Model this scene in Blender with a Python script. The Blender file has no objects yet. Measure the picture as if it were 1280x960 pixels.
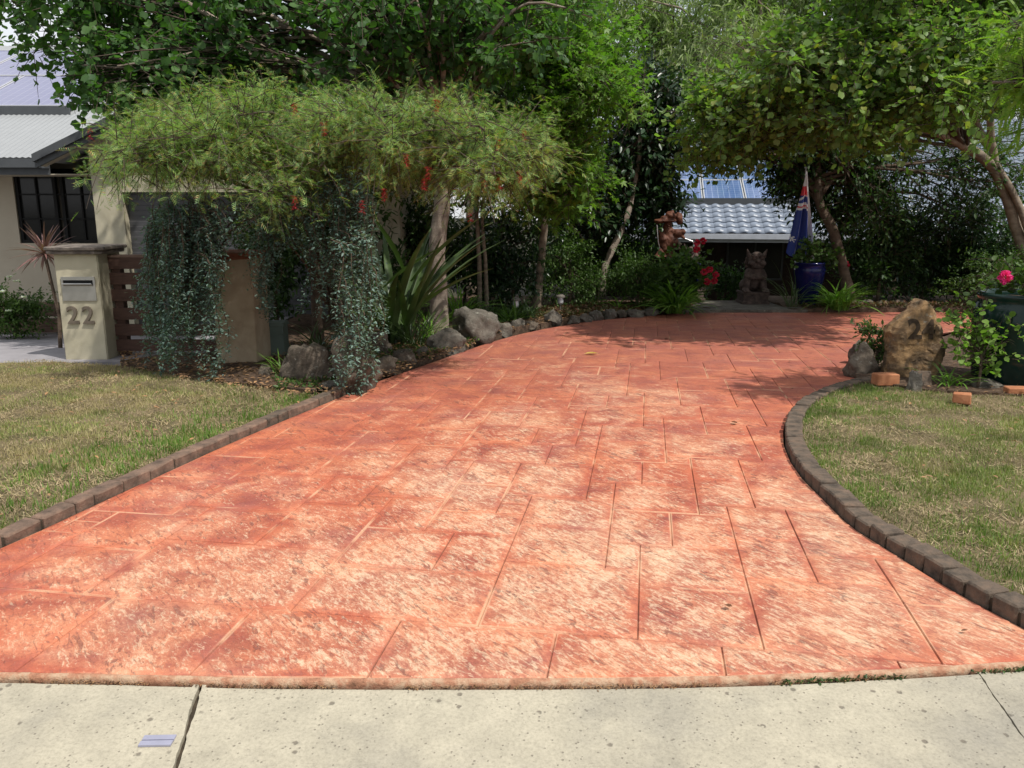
import bpy, bmesh, math, random
import numpy as np
from mathutils import Vector, Matrix, noise as mnoise
from mathutils.geometry import delaunay_2d_cdt
from mathutils.bvhtree import BVHTree

C = bpy.context.scene.collection
R = math.radians
random.seed(7)

# ---------------------------------------------------------------- camera, sky, sun, exposure
CAM_H, PITCH, F = 1.55, R(12.4), 1035.0
cam_d = bpy.data.cameras.new('camera'); cam = bpy.data.objects.new('camera', cam_d); C.objects.link(cam)
cam.location = (0, 0, CAM_H); cam.rotation_euler = (R(90) - PITCH, 0, 0)
cam_d.sensor_width = 36; cam_d.lens = 36 * F / 1280; cam_d.clip_end = 2000; cam_d.clip_start = 0.05
bpy.context.scene.camera = cam

SUN_AZ, SUN_EL = R(128), R(58)
world = bpy.data.worlds.new('World'); bpy.context.scene.world = world; world.use_nodes = True
wt = world.node_tree; wt.nodes.clear()
wo = wt.nodes.new('ShaderNodeOutputWorld'); wb = wt.nodes.new('ShaderNodeBackground')
sky = wt.nodes.new('ShaderNodeTexSky'); sky.sky_type = 'NISHITA'; sky.sun_disc = False
sky.sun_elevation = SUN_EL; sky.sun_rotation = SUN_AZ; sky.air_density = 1.2; sky.dust_density = 1.0
wc = wt.nodes.new('ShaderNodeTexCoord'); wn = wt.nodes.new('ShaderNodeTexNoise'); wn.inputs['Scale'].default_value = 2.2
wn.inputs['Detail'].default_value = 7; wn.inputs['Roughness'].default_value = 0.6
wr = wt.nodes.new('ShaderNodeValToRGB'); wr.color_ramp.elements[0].position = 0.25; wr.color_ramp.elements[0].color = (.35, .35, .35, 1); wr.color_ramp.elements[1].position = 0.6
wm = wt.nodes.new('ShaderNodeMix'); wm.data_type = 'RGBA'; wm.inputs['B'].default_value = (8.0, 8.2, 8.6, 1)
wt.links.new(wc.outputs['Generated'], wn.inputs['Vector']); wt.links.new(wn.outputs['Fac'], wr.inputs['Fac'])
wt.links.new(wr.outputs['Color'], wm.inputs['Factor']); wt.links.new(sky.outputs['Color'], wm.inputs['A'])
wt.links.new(wm.outputs['Result'], wb.inputs['Color']); wb.inputs['Strength'].default_value = 0.11
wt.links.new(wb.outputs['Background'], wo.inputs['Surface'])

sun_d = bpy.data.lights.new('sun', 'SUN'); sun = bpy.data.objects.new('sun', sun_d); C.objects.link(sun)
sun_d.energy = 4.3; sun_d.angle = R(0.9); sun_d.color = (1.0, 0.955, 0.88)
SUNV = Vector((math.sin(SUN_AZ) * math.cos(SUN_EL), math.cos(SUN_AZ) * math.cos(SUN_EL), math.sin(SUN_EL)))
sun.rotation_euler = SUNV.to_track_quat('Z', 'Y').to_euler(); sun.location = SUNV * 40
sc = bpy.context.scene
sc.view_settings.view_transform = 'Standard'; sc.view_settings.look = 'None'
sc.view_settings.exposure = 0.1; sc.view_settings.gamma = 1.0
sc.cycles.max_bounces = 8; sc.cycles.diffuse_bounces = 4; sc.cycles.transmission_bounces = 4

# ---------------------------------------------------------------- place geometry helpers
def sm(a, b, t):
    t = min(1, max(0, (t - a) / (b - a))); return t * t * (3 - 2 * t)
def zd(x, y):
    z = -0.015 * max(0, y - 3)
    z -= 0.25 * sm(-3.6, -5.0, x) * sm(8.7, 12.5, y)
    z -= 1.45 * sm(15.0, 19.5, y) * sm(-4.5, -1.0, x)
    return z
def ray(px, py):
    a = (px - 640) / F; b = (480 - py) / F
    return Vector((a, math.cos(PITCH) + b * math.sin(PITCH), -math.sin(PITCH) + b * math.cos(PITCH)))
def At(px, py, Y):
    d = ray(px, py); t = Y / d.y
    return Vector((d.x * t, Y, CAM_H + d.z * t))
def G(px, py, dz=0.0):
    d = ray(px, py); z = 0.0
    for i in range(30):
        t = (z + dz - CAM_H) / d.z
        p = Vector((d.x * t, d.y * t, z + dz)); z = 0.5 * z + 0.5 * zd(p.x, p.y)
    return p
def scl(p): # pixels per metre at a point
    return F / (p.y * math.cos(PITCH) + (CAM_H - p.z) * math.sin(PITCH))

def tag(o, label=None, cat=None, group=None, kind=None):
    if label: o['label'] = label
    if cat: o['category'] = cat
    if group: o['group'] = group
    if kind: o['kind'] = kind
    elif label: o['kind'] = 'thing'
    return o
def thing(name, label, cat, loc=(0, 0, 0), rz=0, group=None):
    o = bpy.data.objects.new(name, None); C.objects.link(o); o.empty_display_size = 0.1
    o.location = loc; o.rotation_euler = (0, 0, rz)
    return tag(o, label, cat, group)
def link(name, me, mat=None, parent=None, smooth=False):
    o = bpy.data.objects.new(name, me); C.objects.link(o)
    if mat and not me.materials: me.materials.append(mat)
    if parent:
        o.parent = parent
    if smooth: me.polygons.foreach_set('use_smooth', [True] * len(me.polygons))
    return o

class MB:
    def __init__(s): s.v = []; s.f = []; s.m = []
    def add(s, vs, fs, mi=0):
        n = len(s.v); s.v += [tuple(v) for v in vs]; s.f += [tuple(n + i for i in f) for f in fs]; s.m += [mi] * len(fs)
    def box(s, c, d, rz=0, mi=0, rx=0, taper=1.0):
        M = Matrix.Rotation(rz, 3, 'Z') @ Matrix.Rotation(rx, 3, 'X')
        vs = []
        for z in (-.5, .5):
            k = taper if z > 0 else 1
            for x, y in ((-.5, -.5), (.5, -.5), (.5, .5), (-.5, .5)):
                vs.append(Vector(c) + M @ Vector((x * d[0] * k, y * d[1] * k, z * d[2])))
        s.add(vs, [(3, 2, 1, 0), (4, 5, 6, 7), (0, 1, 5, 4), (1, 2, 6, 5), (2, 3, 7, 6), (3, 0, 4, 7)], mi)
    def cbox(s, x0, x1, y0, y1, z0, z1, mi=0):
        s.box(((x0+x1)/2, (y0+y1)/2, (z0+z1)/2), (x1-x0, y1-y0, z1-z0), mi=mi)
    def tube(s, pts, rad, sides=6, cap=True, mi=0):
        pts = [Vector(p) for p in pts]; n = len(pts)
        if not hasattr(rad, '__len__'): rad = [rad] * n
        vs = []; ref = Vector((0.3, 0.2, 1)).normalized()
        for i, p in enumerate(pts):
            t = (pts[min(i+1, n-1)] - pts[max(i-1, 0)])
            if t.length < 1e-6: t = Vector((0, 0, 1))
            t.normalize()
            a = t.cross(ref)
            if a.length < .1: a = t.cross(Vector((1, 0, 0)))
            a.normalize(); b = t.cross(a)
            for k in range(sides):
                an = 2 * math.pi * k / sides
                vs.append(p + (a * math.cos(an) + b * math.sin(an)) * rad[i])
        fs = []
        for i in range(n - 1):
            for k in range(sides):
                k2 = (k + 1) % sides
                fs.append((i*sides+k, i*sides+k2, (i+1)*sides+k2, (i+1)*sides+k))
        if cap: fs += [tuple(range(sides))[::-1], tuple((n-1)*sides + k for k in range(sides))]
        s.add(vs, fs, mi)
    def lathe(s, prof, c=(0, 0, 0), seg=24, mi=0):
        vs = []; n = len(prof)
        for r, z in prof:
            for k in range(seg):
                a = 2*math.pi*k/seg; vs.append((c[0]+r*math.cos(a), c[1]+r*math.sin(a), c[2]+z))
        fs = [(i*seg+k, i*seg+(k+1) % seg, (i+1)*seg+(k+1) % seg, (i+1)*seg+k) for i in range(n-1) for k in range(seg)]
        s.add(vs, fs, mi)
    def mesh(s, name, mats=()):
        me = bpy.data.meshes.new(name); me.from_pydata(s.v, [], s.f)
        for m in (mats if isinstance(mats, (list, tuple)) else [mats]): me.materials.append(m)
        if any(s.m): me.polygons.foreach_set('material_index', s.m)
        me.update(); return me
    def build(s, name, mats, parent=None, smooth=False):
        return link(name, s.mesh(name, mats), None, parent, smooth)

def np_mesh(name, V, loops, starts, mat, attr=None):
    me = bpy.data.meshes.new(name)
    me.vertices.add(len(V)); me.vertices.foreach_set('co', V.astype(np.float32).ravel())
    me.loops.add(len(loops)); me.loops.foreach_set('vertex_index', loops.astype(np.int32))
    me.polygons.add(len(starts)); me.polygons.foreach_set('loop_start', starts.astype(np.int32))
    me.update(calc_edges=True); me.materials.append(mat)
    return me
def unit(a): return a / np.maximum(np.linalg.norm(a, axis=1, keepdims=True), 1e-9)
def scatter(name, tpl, P, D, N, S, mat, parent=None):
    """many small leaves: tpl=(verts, faces), P positions, D length dir, N normal, S scales"""
    tv, tf = np.array(tpl[0], float), tpl[1]
    D = unit(D); B = unit(np.cross(D, N)); N2 = np.cross(B, D)
    S = np.broadcast_to(np.asarray(S, float).reshape(-1, 1), (len(P), 1))
    V = (P[:, None, :] + S[:, :, None] * (tv[None, :, 0:1] * B[:, None, :] + tv[None, :, 1:2] * D[:, None, :] + tv[None, :, 2:3] * N2[:, None, :])).reshape(-1, 3)
    tl = np.concatenate([np.array(f) for f in tf]); ts = np.cumsum([0] + [len(f) for f in tf])[:-1]
    k = np.arange(len(P))[:, None]
    loops = (tl[None] + k * len(tv)).ravel(); starts = (ts[None] + k * len(tl)).ravel()
    me = np_mesh(name, V, loops, starts, mat)
    o = bpy.data.objects.new(name, me); C.objects.link(o)
    if parent: o.parent = parent
    return o

# leaf outlines (x across, y along, z up), unit length
L_OVAL = ([(0,0,0),(-.2,.3,.05),(-.19,.62,.05),(0,1,-.06),(.19,.62,.05),(.2,.3,.05),(0,.45,-.02)],
          [(0,5,6),(0,6,1),(5,4,6),(4,3,6),(3,2,6),(2,1,6)])
L_LANCE = ([(0,0,0),(-.09,.4,.03),(0,1,-.12),(.09,.4,.03),(0,.45,-.02)], [(0,3,4),(3,2,4),(2,1,4),(1,0,4)])
L_HEART = ([(0,0,0),(-.36,.02,.1),(-.5,.4,.14),(-.34,.85,.05),(0,.72,-.03),(.34,.85,.05),(.5,.4,.14),(.36,.02,.1),(0,.36,-.02)],
           [(0,8,2,1),(8,4,3,2),(0,7,6,8),(8,6,5,4)])
L_NEEDLE = ([(-.04,0,0),(.04,0,0),(.03,.6,.02),(0,1,-.05),(-.03,.6,.02)], [(0,1,2,3,4)])
def pinnate(n, w, ll, lw, curve=.15):
    v = [(-.012, 0, 0), (.012, 0, 0), (.008, 1, -curve), (-.008, 1, -curve)]; f = [(0, 1, 2, 3)]
    for i in range(n):
        t = (i + .7) / (n + .3); z = -curve * t * t
        for s in (-1, 1):
            l = ll * (1 - .35 * t); k = len(v)
            dx, dy = s * l * .8, l * .62
            v += [(0, t, z), (dx*.5 + lw*.6, t + dy*.5 - lw*.6, z+.01), (dx, t + dy, z-.03), (dx*.5 - lw*.6*s*s, t + dy*.5 + lw*.6, z+.01)]
            f.append((k, k+1, k+2, k+3))
    return v, f
L_GREV = pinnate(5, 0, .6, .04)
L_FEATHER = pinnate(11, 0, .24, .075, .3)
def palm_leaf():
    v = [(0, .25, 0)]; f = []
    for a, l in ((-100, .42), (-55, .62), (0, .78), (55, .62), (100, .42)):
        a = R(a); k = len(v); dx, dy = math.sin(a), math.cos(a)
        v += [(dx*l*.45 - dy*l*.2, .25 + dy*l*.45 + dx*l*.2, .03), (dx*l, .25 + dy*l, -.06), (dx*l*.45 + dy*l*.2, .25 + dy*l*.45 - dx*l*.2, .03)]
        f.append((0, k+2, k+1, k))
    return v, f
L_PALM = palm_leaf()
L_ROUND = ([(0,0,0)] + [(.5*math.sin(a)*(1 - .06*(i % 2)), .5 - .5*math.cos(a), .07*(i % 2)) for i, a in enumerate(np.linspace(.5, 2*math.pi-.5, 9))] + [(0,.45,-.04)],
           [(0,1,10)] + [(i, i+1, 10) for i in range(1, 9)] + [(9,0,10)])

# ---------------------------------------------------------------- materials
def new_mat(name):
    m = bpy.data.materials.new(name); m.use_nodes = True
    nt = m.node_tree; b = nt.nodes['Principled BSDF']; return m, nt, b
def N_(nt, t, **kw):
    n = nt.nodes.new(t)
    for k, v in kw.items():
        if k in ('operation', 'blend_type', 'data_type', 'feature', 'distance', 'noise_dimensions', 'wave_type', 'bands_direction', 'attribute_name', 'vector_type'): setattr(n, k, v)
        else: n.inputs[k].default_value = v
    return n
def ramp(nt, fac, stops, const=False):
    r = nt.nodes.new('ShaderNodeValToRGB'); e = r.color_ramp.elements
    if const: r.color_ramp.interpolation = 'CONSTANT'
    while len(e) < len(stops): e.new(.5)
    for i, (p, c) in enumerate(stops):
        e[i].position = p; e[i].color = (*c, 1) if hasattr(c, '__len__') else (c, c, c, 1)
    nt.links.new(fac, r.inputs['Fac']); return r.outputs['Color']
def noise(nt, vec, scale, detail=6, rough=.6, dist=0):
    n = N_(nt, 'ShaderNodeTexNoise', Scale=scale, Detail=detail, Roughness=rough, Distortion=dist)
    nt.links.new(vec, n.inputs['Vector']); return n.outputs['Fac']
def coords(nt, rot=(0, 0, 0), scale=(1, 1, 1), kind='Object', obj=None):
    tc = nt.nodes.new('ShaderNodeTexCoord'); mp = nt.nodes.new('ShaderNodeMapping')
    mp.inputs['Rotation'].default_value = rot; mp.inputs['Scale'].default_value = scale
    nt.links.new(tc.outputs[kind], mp.inputs['Vector']); return mp.outputs['Vector']
def worldco(nt, rot=(0, 0, 0), scale=(1, 1, 1)):
    g = nt.nodes.new('ShaderNodeNewGeometry'); mp = nt.nodes.new('ShaderNodeMapping'); m2 = nt.nodes.new('ShaderNodeMapping')
    mp.inputs['Rotation'].default_value = rot; m2.inputs['Scale'].default_value = scale
    nt.links.new(g.outputs['Position'], mp.inputs['Vector']); nt.links.new(mp.outputs['Vector'], m2.inputs['Vector']); return m2.outputs['Vector']
def mix(nt, fac, a, b, bt='MIX'):
    m = nt.nodes.new('ShaderNodeMix'); m.data_type = 'RGBA'; m.blend_type = bt
    for s, k in ((fac, 'Factor'), (a, 'A'), (b, 'B')):
        if hasattr(s, 'is_output'): nt.links.new(s, m.inputs[k])
        else: m.inputs[k].default_value = s if k == 'Factor' else (*s, 1)
    return m.outputs['Result']
def mth(nt, op, a, b=0, clamp=False):
    m = nt.nodes.new('ShaderNodeMath'); m.operation = op; m.use_clamp = clamp
    for i, s in enumerate((a, b)):
        if hasattr(s, 'is_output'): nt.links.new(s, m.inputs[i])
        else: m.inputs[i].default_value = s
    return m.outputs[0]
def bump(nt, b, h, strength=.4, dist=.01):
    n = N_(nt, 'ShaderNodeBump', Strength=strength, Distance=dist)
    nt.links.new(h, n.inputs['Height']); nt.links.new(n.outputs['Normal'], b.inputs['Normal']); return n

def leaf_mat(name, cols, trans=.35, rough=.45, patch=None, spec=.3):
    m, nt, b = new_mat(name)
    g = nt.nodes.new('ShaderNodeNewGeometry'); n = len(cols)
    c = ramp(nt, g.outputs['Random Per Island'], [(i / max(1, n - 1), col) for i, col in enumerate(cols)])
    w = worldco(nt)
    nz = noise(nt, w, 2.2, 3)
    c = mix(nt, 1.0, c, ramp(nt, nz, [(.3, .62), (.7, 1.3)]), 'MULTIPLY')
    if patch: c = mix(nt, ramp(nt, noise(nt, w, patch[1], 3), [(patch[2], 0.0), (patch[2] + .12, 1.0)]), c, patch[0])
    nt.links.new(c, b.inputs['Base Color']); b.inputs['Roughness'].default_value = rough
    b.inputs['Specular IOR Level'].default_value = spec
    t = nt.nodes.new('ShaderNodeBsdfTranslucent'); mx = nt.nodes.new('ShaderNodeMixShader'); mx.inputs[0].default_value = trans
    tcol = mix(nt, 1.0, c, (1.15, 1.55, .5), 'MULTIPLY')
    nt.links.new(tcol, t.inputs['Color'])
    nt.links.new(b.outputs[0], mx.inputs[1]); nt.links.new(t.outputs[0], mx.inputs[2])
    nt.links.new(mx.outputs[0], nt.nodes['Material Output'].inputs['Surface'])
    return m
def rough_mat(name, cols, scale=8, bstr=.4, bdist=.01, rough=.85, bscale=None, sc3=(1, 1, 1), detail=8, world_=False, spec=.3, metal=0):
    m, nt, b = new_mat(name)
    v = worldco(nt, scale=sc3) if world_ else coords(nt, scale=sc3)
    f = noise(nt, v, scale, detail, .62)
    c = ramp(nt, f, [(.28 + .44 * i / max(1, len(cols) - 1), col) for i, col in enumerate(cols)])
    nt.links.new(c, b.inputs['Base Color']); b.inputs['Roughness'].default_value = rough
    b.inputs['Specular IOR Level'].default_value = spec; b.inputs['Metallic'].default_value = metal
    if bstr: bump(nt, b, noise(nt, v, bscale or scale * 3, 8, .7), bstr, bdist)
    return m

def mat_driveway():
    m, nt, b = new_mat('stamped_concrete_terracotta')
    w = worldco(nt)
    st = worldco(nt, rot=(0, 0, R(50)), scale=(11, 32, 11)); st2 = worldco(nt, rot=(0, 0, R(58)), scale=(26, 66, 26)); st3 = worldco(nt, rot=(0, 0, R(54)), scale=(10, 34, 10))
    big = noise(nt, w, .8, 4, .55); mid = noise(nt, w, 3.4, 7, .66, .5); fine = noise(nt, w, 75, 5, .75)
    s1 = noise(nt, st, 1.0, 7, .7, 1.3); s2 = noise(nt, st2, 1.0, 6, .72, .9)
    at = nt.nodes.new('ShaderNodeAttribute'); at.attribute_name = 'edge'; ed = mth(nt, 'MINIMUM', at.outputs['Fac'], 1.0)
    sep = nt.nodes.new('ShaderNodeSeparateXYZ'); nt.links.new(w, sep.inputs[0])
    # pigment: orange terracotta, browner and pinker in drifts
    red = ramp(nt, mid, [(.3, (.27, .07, .05)), (.45, (.4, .103, .056)), (.58, (.52, .15, .075)), (.72, (.6, .25, .14))])
    red = mix(nt, mth(nt, 'MULTIPLY', ramp(nt, noise(nt, w, 1.5, 6, .68), [(.5, 0.0), (.64, 1.0)]), .48), red, (.3, .115, .1))
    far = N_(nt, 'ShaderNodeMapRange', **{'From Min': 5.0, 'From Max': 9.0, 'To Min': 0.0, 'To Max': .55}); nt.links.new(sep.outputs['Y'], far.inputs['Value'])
    red = mix(nt, far.outputs[0], red, (.31, .115, .09))  # then a duller, darker red blended in towards the far end
    # wear down to the cream cement
    yw = N_(nt, 'ShaderNodeMapRange', **{'From Min': 11.0, 'From Max': 3.4, 'To Min': -.14, 'To Max': .03}); nt.links.new(sep.outputs['Y'], yw.inputs['Value'])
    cx = mth(nt, 'ABSOLUTE', mth(nt, 'SUBTRACT', sep.outputs['X'], mth(nt, 'MULTIPLY', sep.outputs['Y'], .08)))
    xw = N_(nt, 'ShaderNodeMapRange', **{'From Min': .7, 'From Max': 2.6, 'To Min': .04, 'To Max': -.075}); nt.links.new(cx, xw.inputs['Value'])
    v = mth(nt, 'ADD', mth(nt, 'MULTIPLY', s1, .66), mth(nt, 'MULTIPLY', s2, .59))
    v = mth(nt, 'ADD', v, mth(nt, 'MULTIPLY', big, .2)); v = mth(nt, 'ADD', v, mth(nt, 'MULTIPLY', mid, .22)); v = mth(nt, 'ADD', v, mth(nt, 'MULTIPLY', fine, .15))
    v = mth(nt, 'ADD', v, yw.outputs[0]); v = mth(nt, 'ADD', v, xw.outputs[0])
    v = mth(nt, 'SUBTRACT', v, mth(nt, 'MULTIPLY', ed, .085))
    wear = ramp(nt, mth(nt, 'SUBTRACT', v, .19), [(.745, 0.0), (.84, .66), (.95, .9)])
    cream = ramp(nt, s2, [(.35, (.62, .42, .26)), (.6, (.7, .55, .38))])
    soft = mth(nt, 'ADD', mth(nt, 'MULTIPLY', big, .6), mth(nt, 'MULTIPLY', mid, .5)); soft = mth(nt, 'ADD', soft, mth(nt, 'MULTIPLY', yw.outputs[0], 1.3)); soft = mth(nt, 'ADD', soft, mth(nt, 'MULTIPLY', xw.outputs[0], 1.3)); soft = mth(nt, 'SUBTRACT', soft, mth(nt, 'MULTIPLY', ed, .05))
    red = mix(nt, mth(nt, 'MULTIPLY', ramp(nt, soft, [(.51, 0.0), (.76, 1.0)]), .6), red, (.62, .4, .25))
    c = mix(nt, mth(nt, 'MULTIPLY', wear, .85), red, cream)
    c = mix(nt, mth(nt, 'MULTIPLY', ramp(nt, noise(nt, w, 2.3, 5, .6), [(.48, 0.0), (.7, 1.0)]), .4), c, (.62, .22, .1))
    # ridge shading coloured into the slits, and dark flecks pressed by the slate mat
    sl = ramp(nt, mth(nt, 'ADD', mth(nt, 'MULTIPLY', s1, .55), mth(nt, 'MULTIPLY', s2, .45)), [(.4, 1.0), (.46, 0.0)])
    c = mix(nt, mth(nt, 'MULTIPLY', sl, .7), c, (.3, .1, .07))
    fk = ramp(nt, noise(nt, st3, 1.0, 4, .6, 1.1), [(.385, 1.0), (.425, 0.0)]); fk = mth(nt, 'MULTIPLY', fk, ramp(nt, noise(nt, w, 4, 3), [(.4, .1), (.6, 1.0)]))
    c = mix(nt, mth(nt, 'MULTIPLY', fk, .62), c, (.17, .07, .055))
    c = mix(nt, 1.0, c, ramp(nt, fine, [(.3, .84), (.7, 1.14)]), 'MULTIPLY')
    c = mix(nt, mth(nt, 'MULTIPLY', ramp(nt, noise(nt, w, .9, 7, .75), [(.58, 0.0), (.72, 1.0)]), .35), c, (.22, .13, .11))
    # faded cream rims with painted highlight in places, the joints hold dirt in others
    jn = noise(nt, w, 1.9, 5)
    rim = mth(nt, 'MULTIPLY', ramp(nt, at.outputs['Fac'], [(.84, 0.0), (.99, 1.0)]), ramp(nt, jn, [(.4, .7), (.5, 0.0)]))
    c = mix(nt, rim, c, (.66, .42, .26))
    jt = mth(nt, 'SUBTRACT', at.outputs['Fac'], 1.0, True)
    c = mix(nt, mth(nt, 'MULTIPLY', ramp(nt, jt, [(.2, 0.0), (.9, 1.0)]), ramp(nt, jn, [(.42, .2), (.58, .85)])), c, (.16, .08, .055))
    nt.links.new(c, b.inputs['Base Color'])
    nt.links.new(ramp(nt, big, [(.3, .5), (.7, .75)]), b.inputs['Roughness']); b.inputs['Specular IOR Level'].default_value = .35
    h = mth(nt, 'ADD', mth(nt, 'MULTIPLY', s1, 1.0), mth(nt, 'MULTIPLY', s2, .5)); h = mth(nt, 'ADD', h, mth(nt, 'MULTIPLY', fine, .15)); h = mth(nt, 'SUBTRACT', h, mth(nt, 'MULTIPLY', fk, .4))
    h = mth(nt, 'MULTIPLY', h, mth(nt, 'SUBTRACT', 1.0, mth(nt, 'MULTIPLY', ed, .65)))
    bump(nt, b, h, .7, .014)
    return m
def mat_concrete():
    m, nt, b = new_mat('pale_street_concrete')
    w = worldco(nt); big = noise(nt, w, 1.6, 6, .6); fine = noise(nt, w, 90, 5, .75); mid = noise(nt, w, 9, 6, .65)
    c = ramp(nt, big, [(.3, (.25, .23, .185)), (.5, (.365, .33, .25)), (.7, (.41, .37, .28))])
    c = mix(nt, 1.0, c, ramp(nt, fine, [(.28, .72), (.5, 1.0), (.75, 1.18)]), 'MULTIPLY')
    c = mix(nt, 1.0, c, ramp(nt, mid, [(.3, .86), (.7, 1.08)]), 'MULTIPLY')
    vo = N_(nt, 'ShaderNodeTexVoronoi', Scale=17.0); nt.links.new(w, vo.inputs['Vector'])
    keep = ramp(nt, noise(nt, w, 16, 2), [(.52, 0.0), (.57, 1.0)])
    pit = mth(nt, 'MULTIPLY', ramp(nt, mth(nt, 'ADD', vo.outputs['Distance'], mth(nt, 'MULTIPLY', noise(nt, w, 120, 3), .12)), [(.16, 1.0), (.25, 0.0)]), keep)
    vo2 = N_(nt, 'ShaderNodeTexVoronoi', Scale=52.0); nt.links.new(w, vo2.inputs['Vector'])
    pit2 = mth(nt, 'MULTIPLY', ramp(nt, vo2.outputs['Distance'], [(.14, 1.0), (.22, 0.0)]), ramp(nt, noise(nt, w, 21, 2), [(.49, 0.0), (.55, 1.0)]))
    p = mth(nt, 'MAXIMUM', pit, mth(nt, 'MULTIPLY', pit2, .75))
    c = mix(nt, mth(nt, 'MULTIPLY', p, .8), c, (.12, .1, .075))
    c = mix(nt, mth(nt, 'MULTIPLY', ramp(nt, noise(nt, w, 3.2, 8, .75), [(.58, 0.0), (.72, 1.0)]), .35), c, (.27, .245, .2))
    nt.links.new(c, b.inputs['Base Color']); b.inputs['Roughness'].default_value = .85
    h = mth(nt, 'SUBTRACT', mth(nt, 'MULTIPLY', fine, .3), p); bump(nt, b, h, .6, .006)
    return m
def mat_simple(name, col, rough=.5, metal=0, var=.12, scale=6, bstr=.05):
    lo = tuple(c * (1 - var) for c in col); hi = tuple(min(1, c * (1 + var)) for c in col)
    return rough_mat(name, [lo, hi], scale=scale, bstr=bstr, bdist=.003, rough=rough, metal=metal)

M = {}
M['drive'] = mat_driveway()
M['concrete'] = mat_concrete()
M['grout'] = rough_mat('driveway_joint', [(.16, .06, .04), (.4, .17, .1)], 4, .2, .01, .9, world_=True)
M['lip'] = rough_mat('cement_lip', [(.2, .1, .06), (.42, .2, .12), (.52, .36, .24), (.42, .19, .11)], 16, 1.0, .014, .85, world_=True)
M['dirt_joint'] = rough_mat('dirt_in_joint', [(.02, .017, .012), (.08, .06, .04)], 20, .6, .01, .95, world_=True)
M['soil'] = rough_mat('garden_soil', [(.035, .022, .015), (.1, .062, .04), (.17, .115, .075)], 14, 1.0, .03, .95, world_=True)
M['land'] = rough_mat('land', [(.02, .02, .01), (.05, .045, .025)], 3, .5, .03, .95, world_=True)
M['lawn'] = rough_mat('lawn_thatch', [(.09, .075, .035), (.19, .15, .08), (.32, .24, .14)], 3, 1.0, .03, .95, bscale=60, world_=True)
M['asphalt'] = rough_mat('asphalt', [(.04, .04, .042), (.07, .07, .07)], 60, .5, .01, .9, world_=True)
M['greydrive'] = rough_mat('grey_concrete_drive', [(.2, .19, .2), (.3, .285, .3)], 3, .3, .01, .8, world_=True)
M['brick_dark'] = rough_mat('dark_kerb_brick', [(.04, .033, .026), (.11, .083, .062), (.17, .115, .08)], 14, .9, .01, .92, world_=True)  # darker brown brick tone; the curved right kerb uses only this
M['brick_red'] = rough_mat('reddish_kerb_brick', [(.06, .045, .034), (.15, .1, .073), (.24, .155, .11)], 12, .9, .01, .92, world_=True)
M['brick_orange'] = rough_mat('orange_brick', [(.3, .11, .05), (.45, .2, .1)], 14, .7, .006, .9)
M['render'] = rough_mat('cream_render', [(.36, .32, .225), (.45, .41, .3), (.5, .455, .34)], 3, .35, .004, .9, bscale=70, world_=True)
M['render_brown'] = rough_mat('stained_brown_render', [(.24, .175, .115), (.36, .28, .19), (.43, .35, .25)], 3.5, .4, .006, .9, bscale=50, world_=True)
M['slate'] = rough_mat('slate_cap', [(.07, .06, .055), (.17, .14, .12), (.28, .24, .2)], 9, .9, .012, .85, world_=True)
M['tercap'] = rough_mat('terracotta_cap', [(.16, .06, .035), (.3, .12, .07)], 9, .9, .012, .85, world_=True)
M['steel'] = mat_simple('brushed_steel', (.45, .44, .42), .38, .85)
M['number'] = mat_simple('number_bronze', (.17, .14, .11), .5, .2)
M['dark'] = mat_simple('black_recess', (.01, .01, .01), .8)
M['timber'] = rough_mat('brown_stained_timber', [(.05, .027, .02), (.11, .058, .042)], 5, .4, .004, .75, sc3=(1, 1, 14), world_=True)
M['sleeper'] = rough_mat('timber_sleeper', [(.1, .06, .045), (.2, .13, .1)], 5, .4, .004, .8, sc3=(1, 1, 10), world_=True)
M['wall'] = rough_mat('beige_wall', [(.4, .35, .27), (.46, .41, .32)], 2, .15, .003, .9, bscale=80, world_=True)
M['whiteroof'] = mat_simple('pale_metal_roof', (.27, .28, .285), .45, 0, .05)
M['darkmetal'] = mat_simple('charcoal_metal', (.07, .075, .08), .45)
M['shutter'] = mat_simple('charcoal_roller_door', (.1, .1, .105), .5)
M['tile'] = mat_simple('blue_grey_glazed_roof_tile', (.17, .2, .25), .35, 0, .25, 3)
M['brickwall'] = rough_mat('dark_brick_with_shade', [(.03, .02, .016), (.07, .045, .035)], 12, .6, .01, .9, world_=True)  # brick made very dark so its colour carries the shade under the eave
M['gutterwhite'] = mat_simple('pale_gutter', (.4, .42, .46), .45)
M['bark_grey'] = rough_mat('smooth_grey_bark', [(.15, .12, .095), (.28, .225, .18), (.38, .32, .26)], 5, .8, .02, .9, sc3=(1, 1, 2.5), bscale=30, world_=True)
M['bark_brown'] = rough_mat('brown_bark', [(.06, .042, .03), (.14, .1, .07)], 9, .8, .02, .9, sc3=(1, 1, 2), world_=True)
M['bark_pale'] = rough_mat('pale_bark', [(.08, .06, .045), (.21, .165, .12), (.32, .27, .21)], 5, .5, .01, .85, sc3=(1, 1, 2), world_=True)
M['stone_carve'] = rough_mat('weathered_statue_stone', [(.03, .022, .019), (.085, .06, .05), (.14, .1, .085)], 14, .9, .012, .85, world_=True)
M['twig'] = rough_mat('dark_twigs', [(.04, .03, .02), (.1, .075, .055)], 9, .4, .01, .9, world_=True)
M['wood_carve'] = rough_mat('carved_red_brown_wood', [(.03, .012, .008), (.11, .04, .022), (.2, .085, .05)], 12, .9, .012, .6, world_=True)
M['pinkcone'] = mat_simple('salmon_ceramic', (.5, .2, .14), .6)
M['cobalt'] = mat_simple('cobalt_glaze', (.008, .01, .07), .12)
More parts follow.
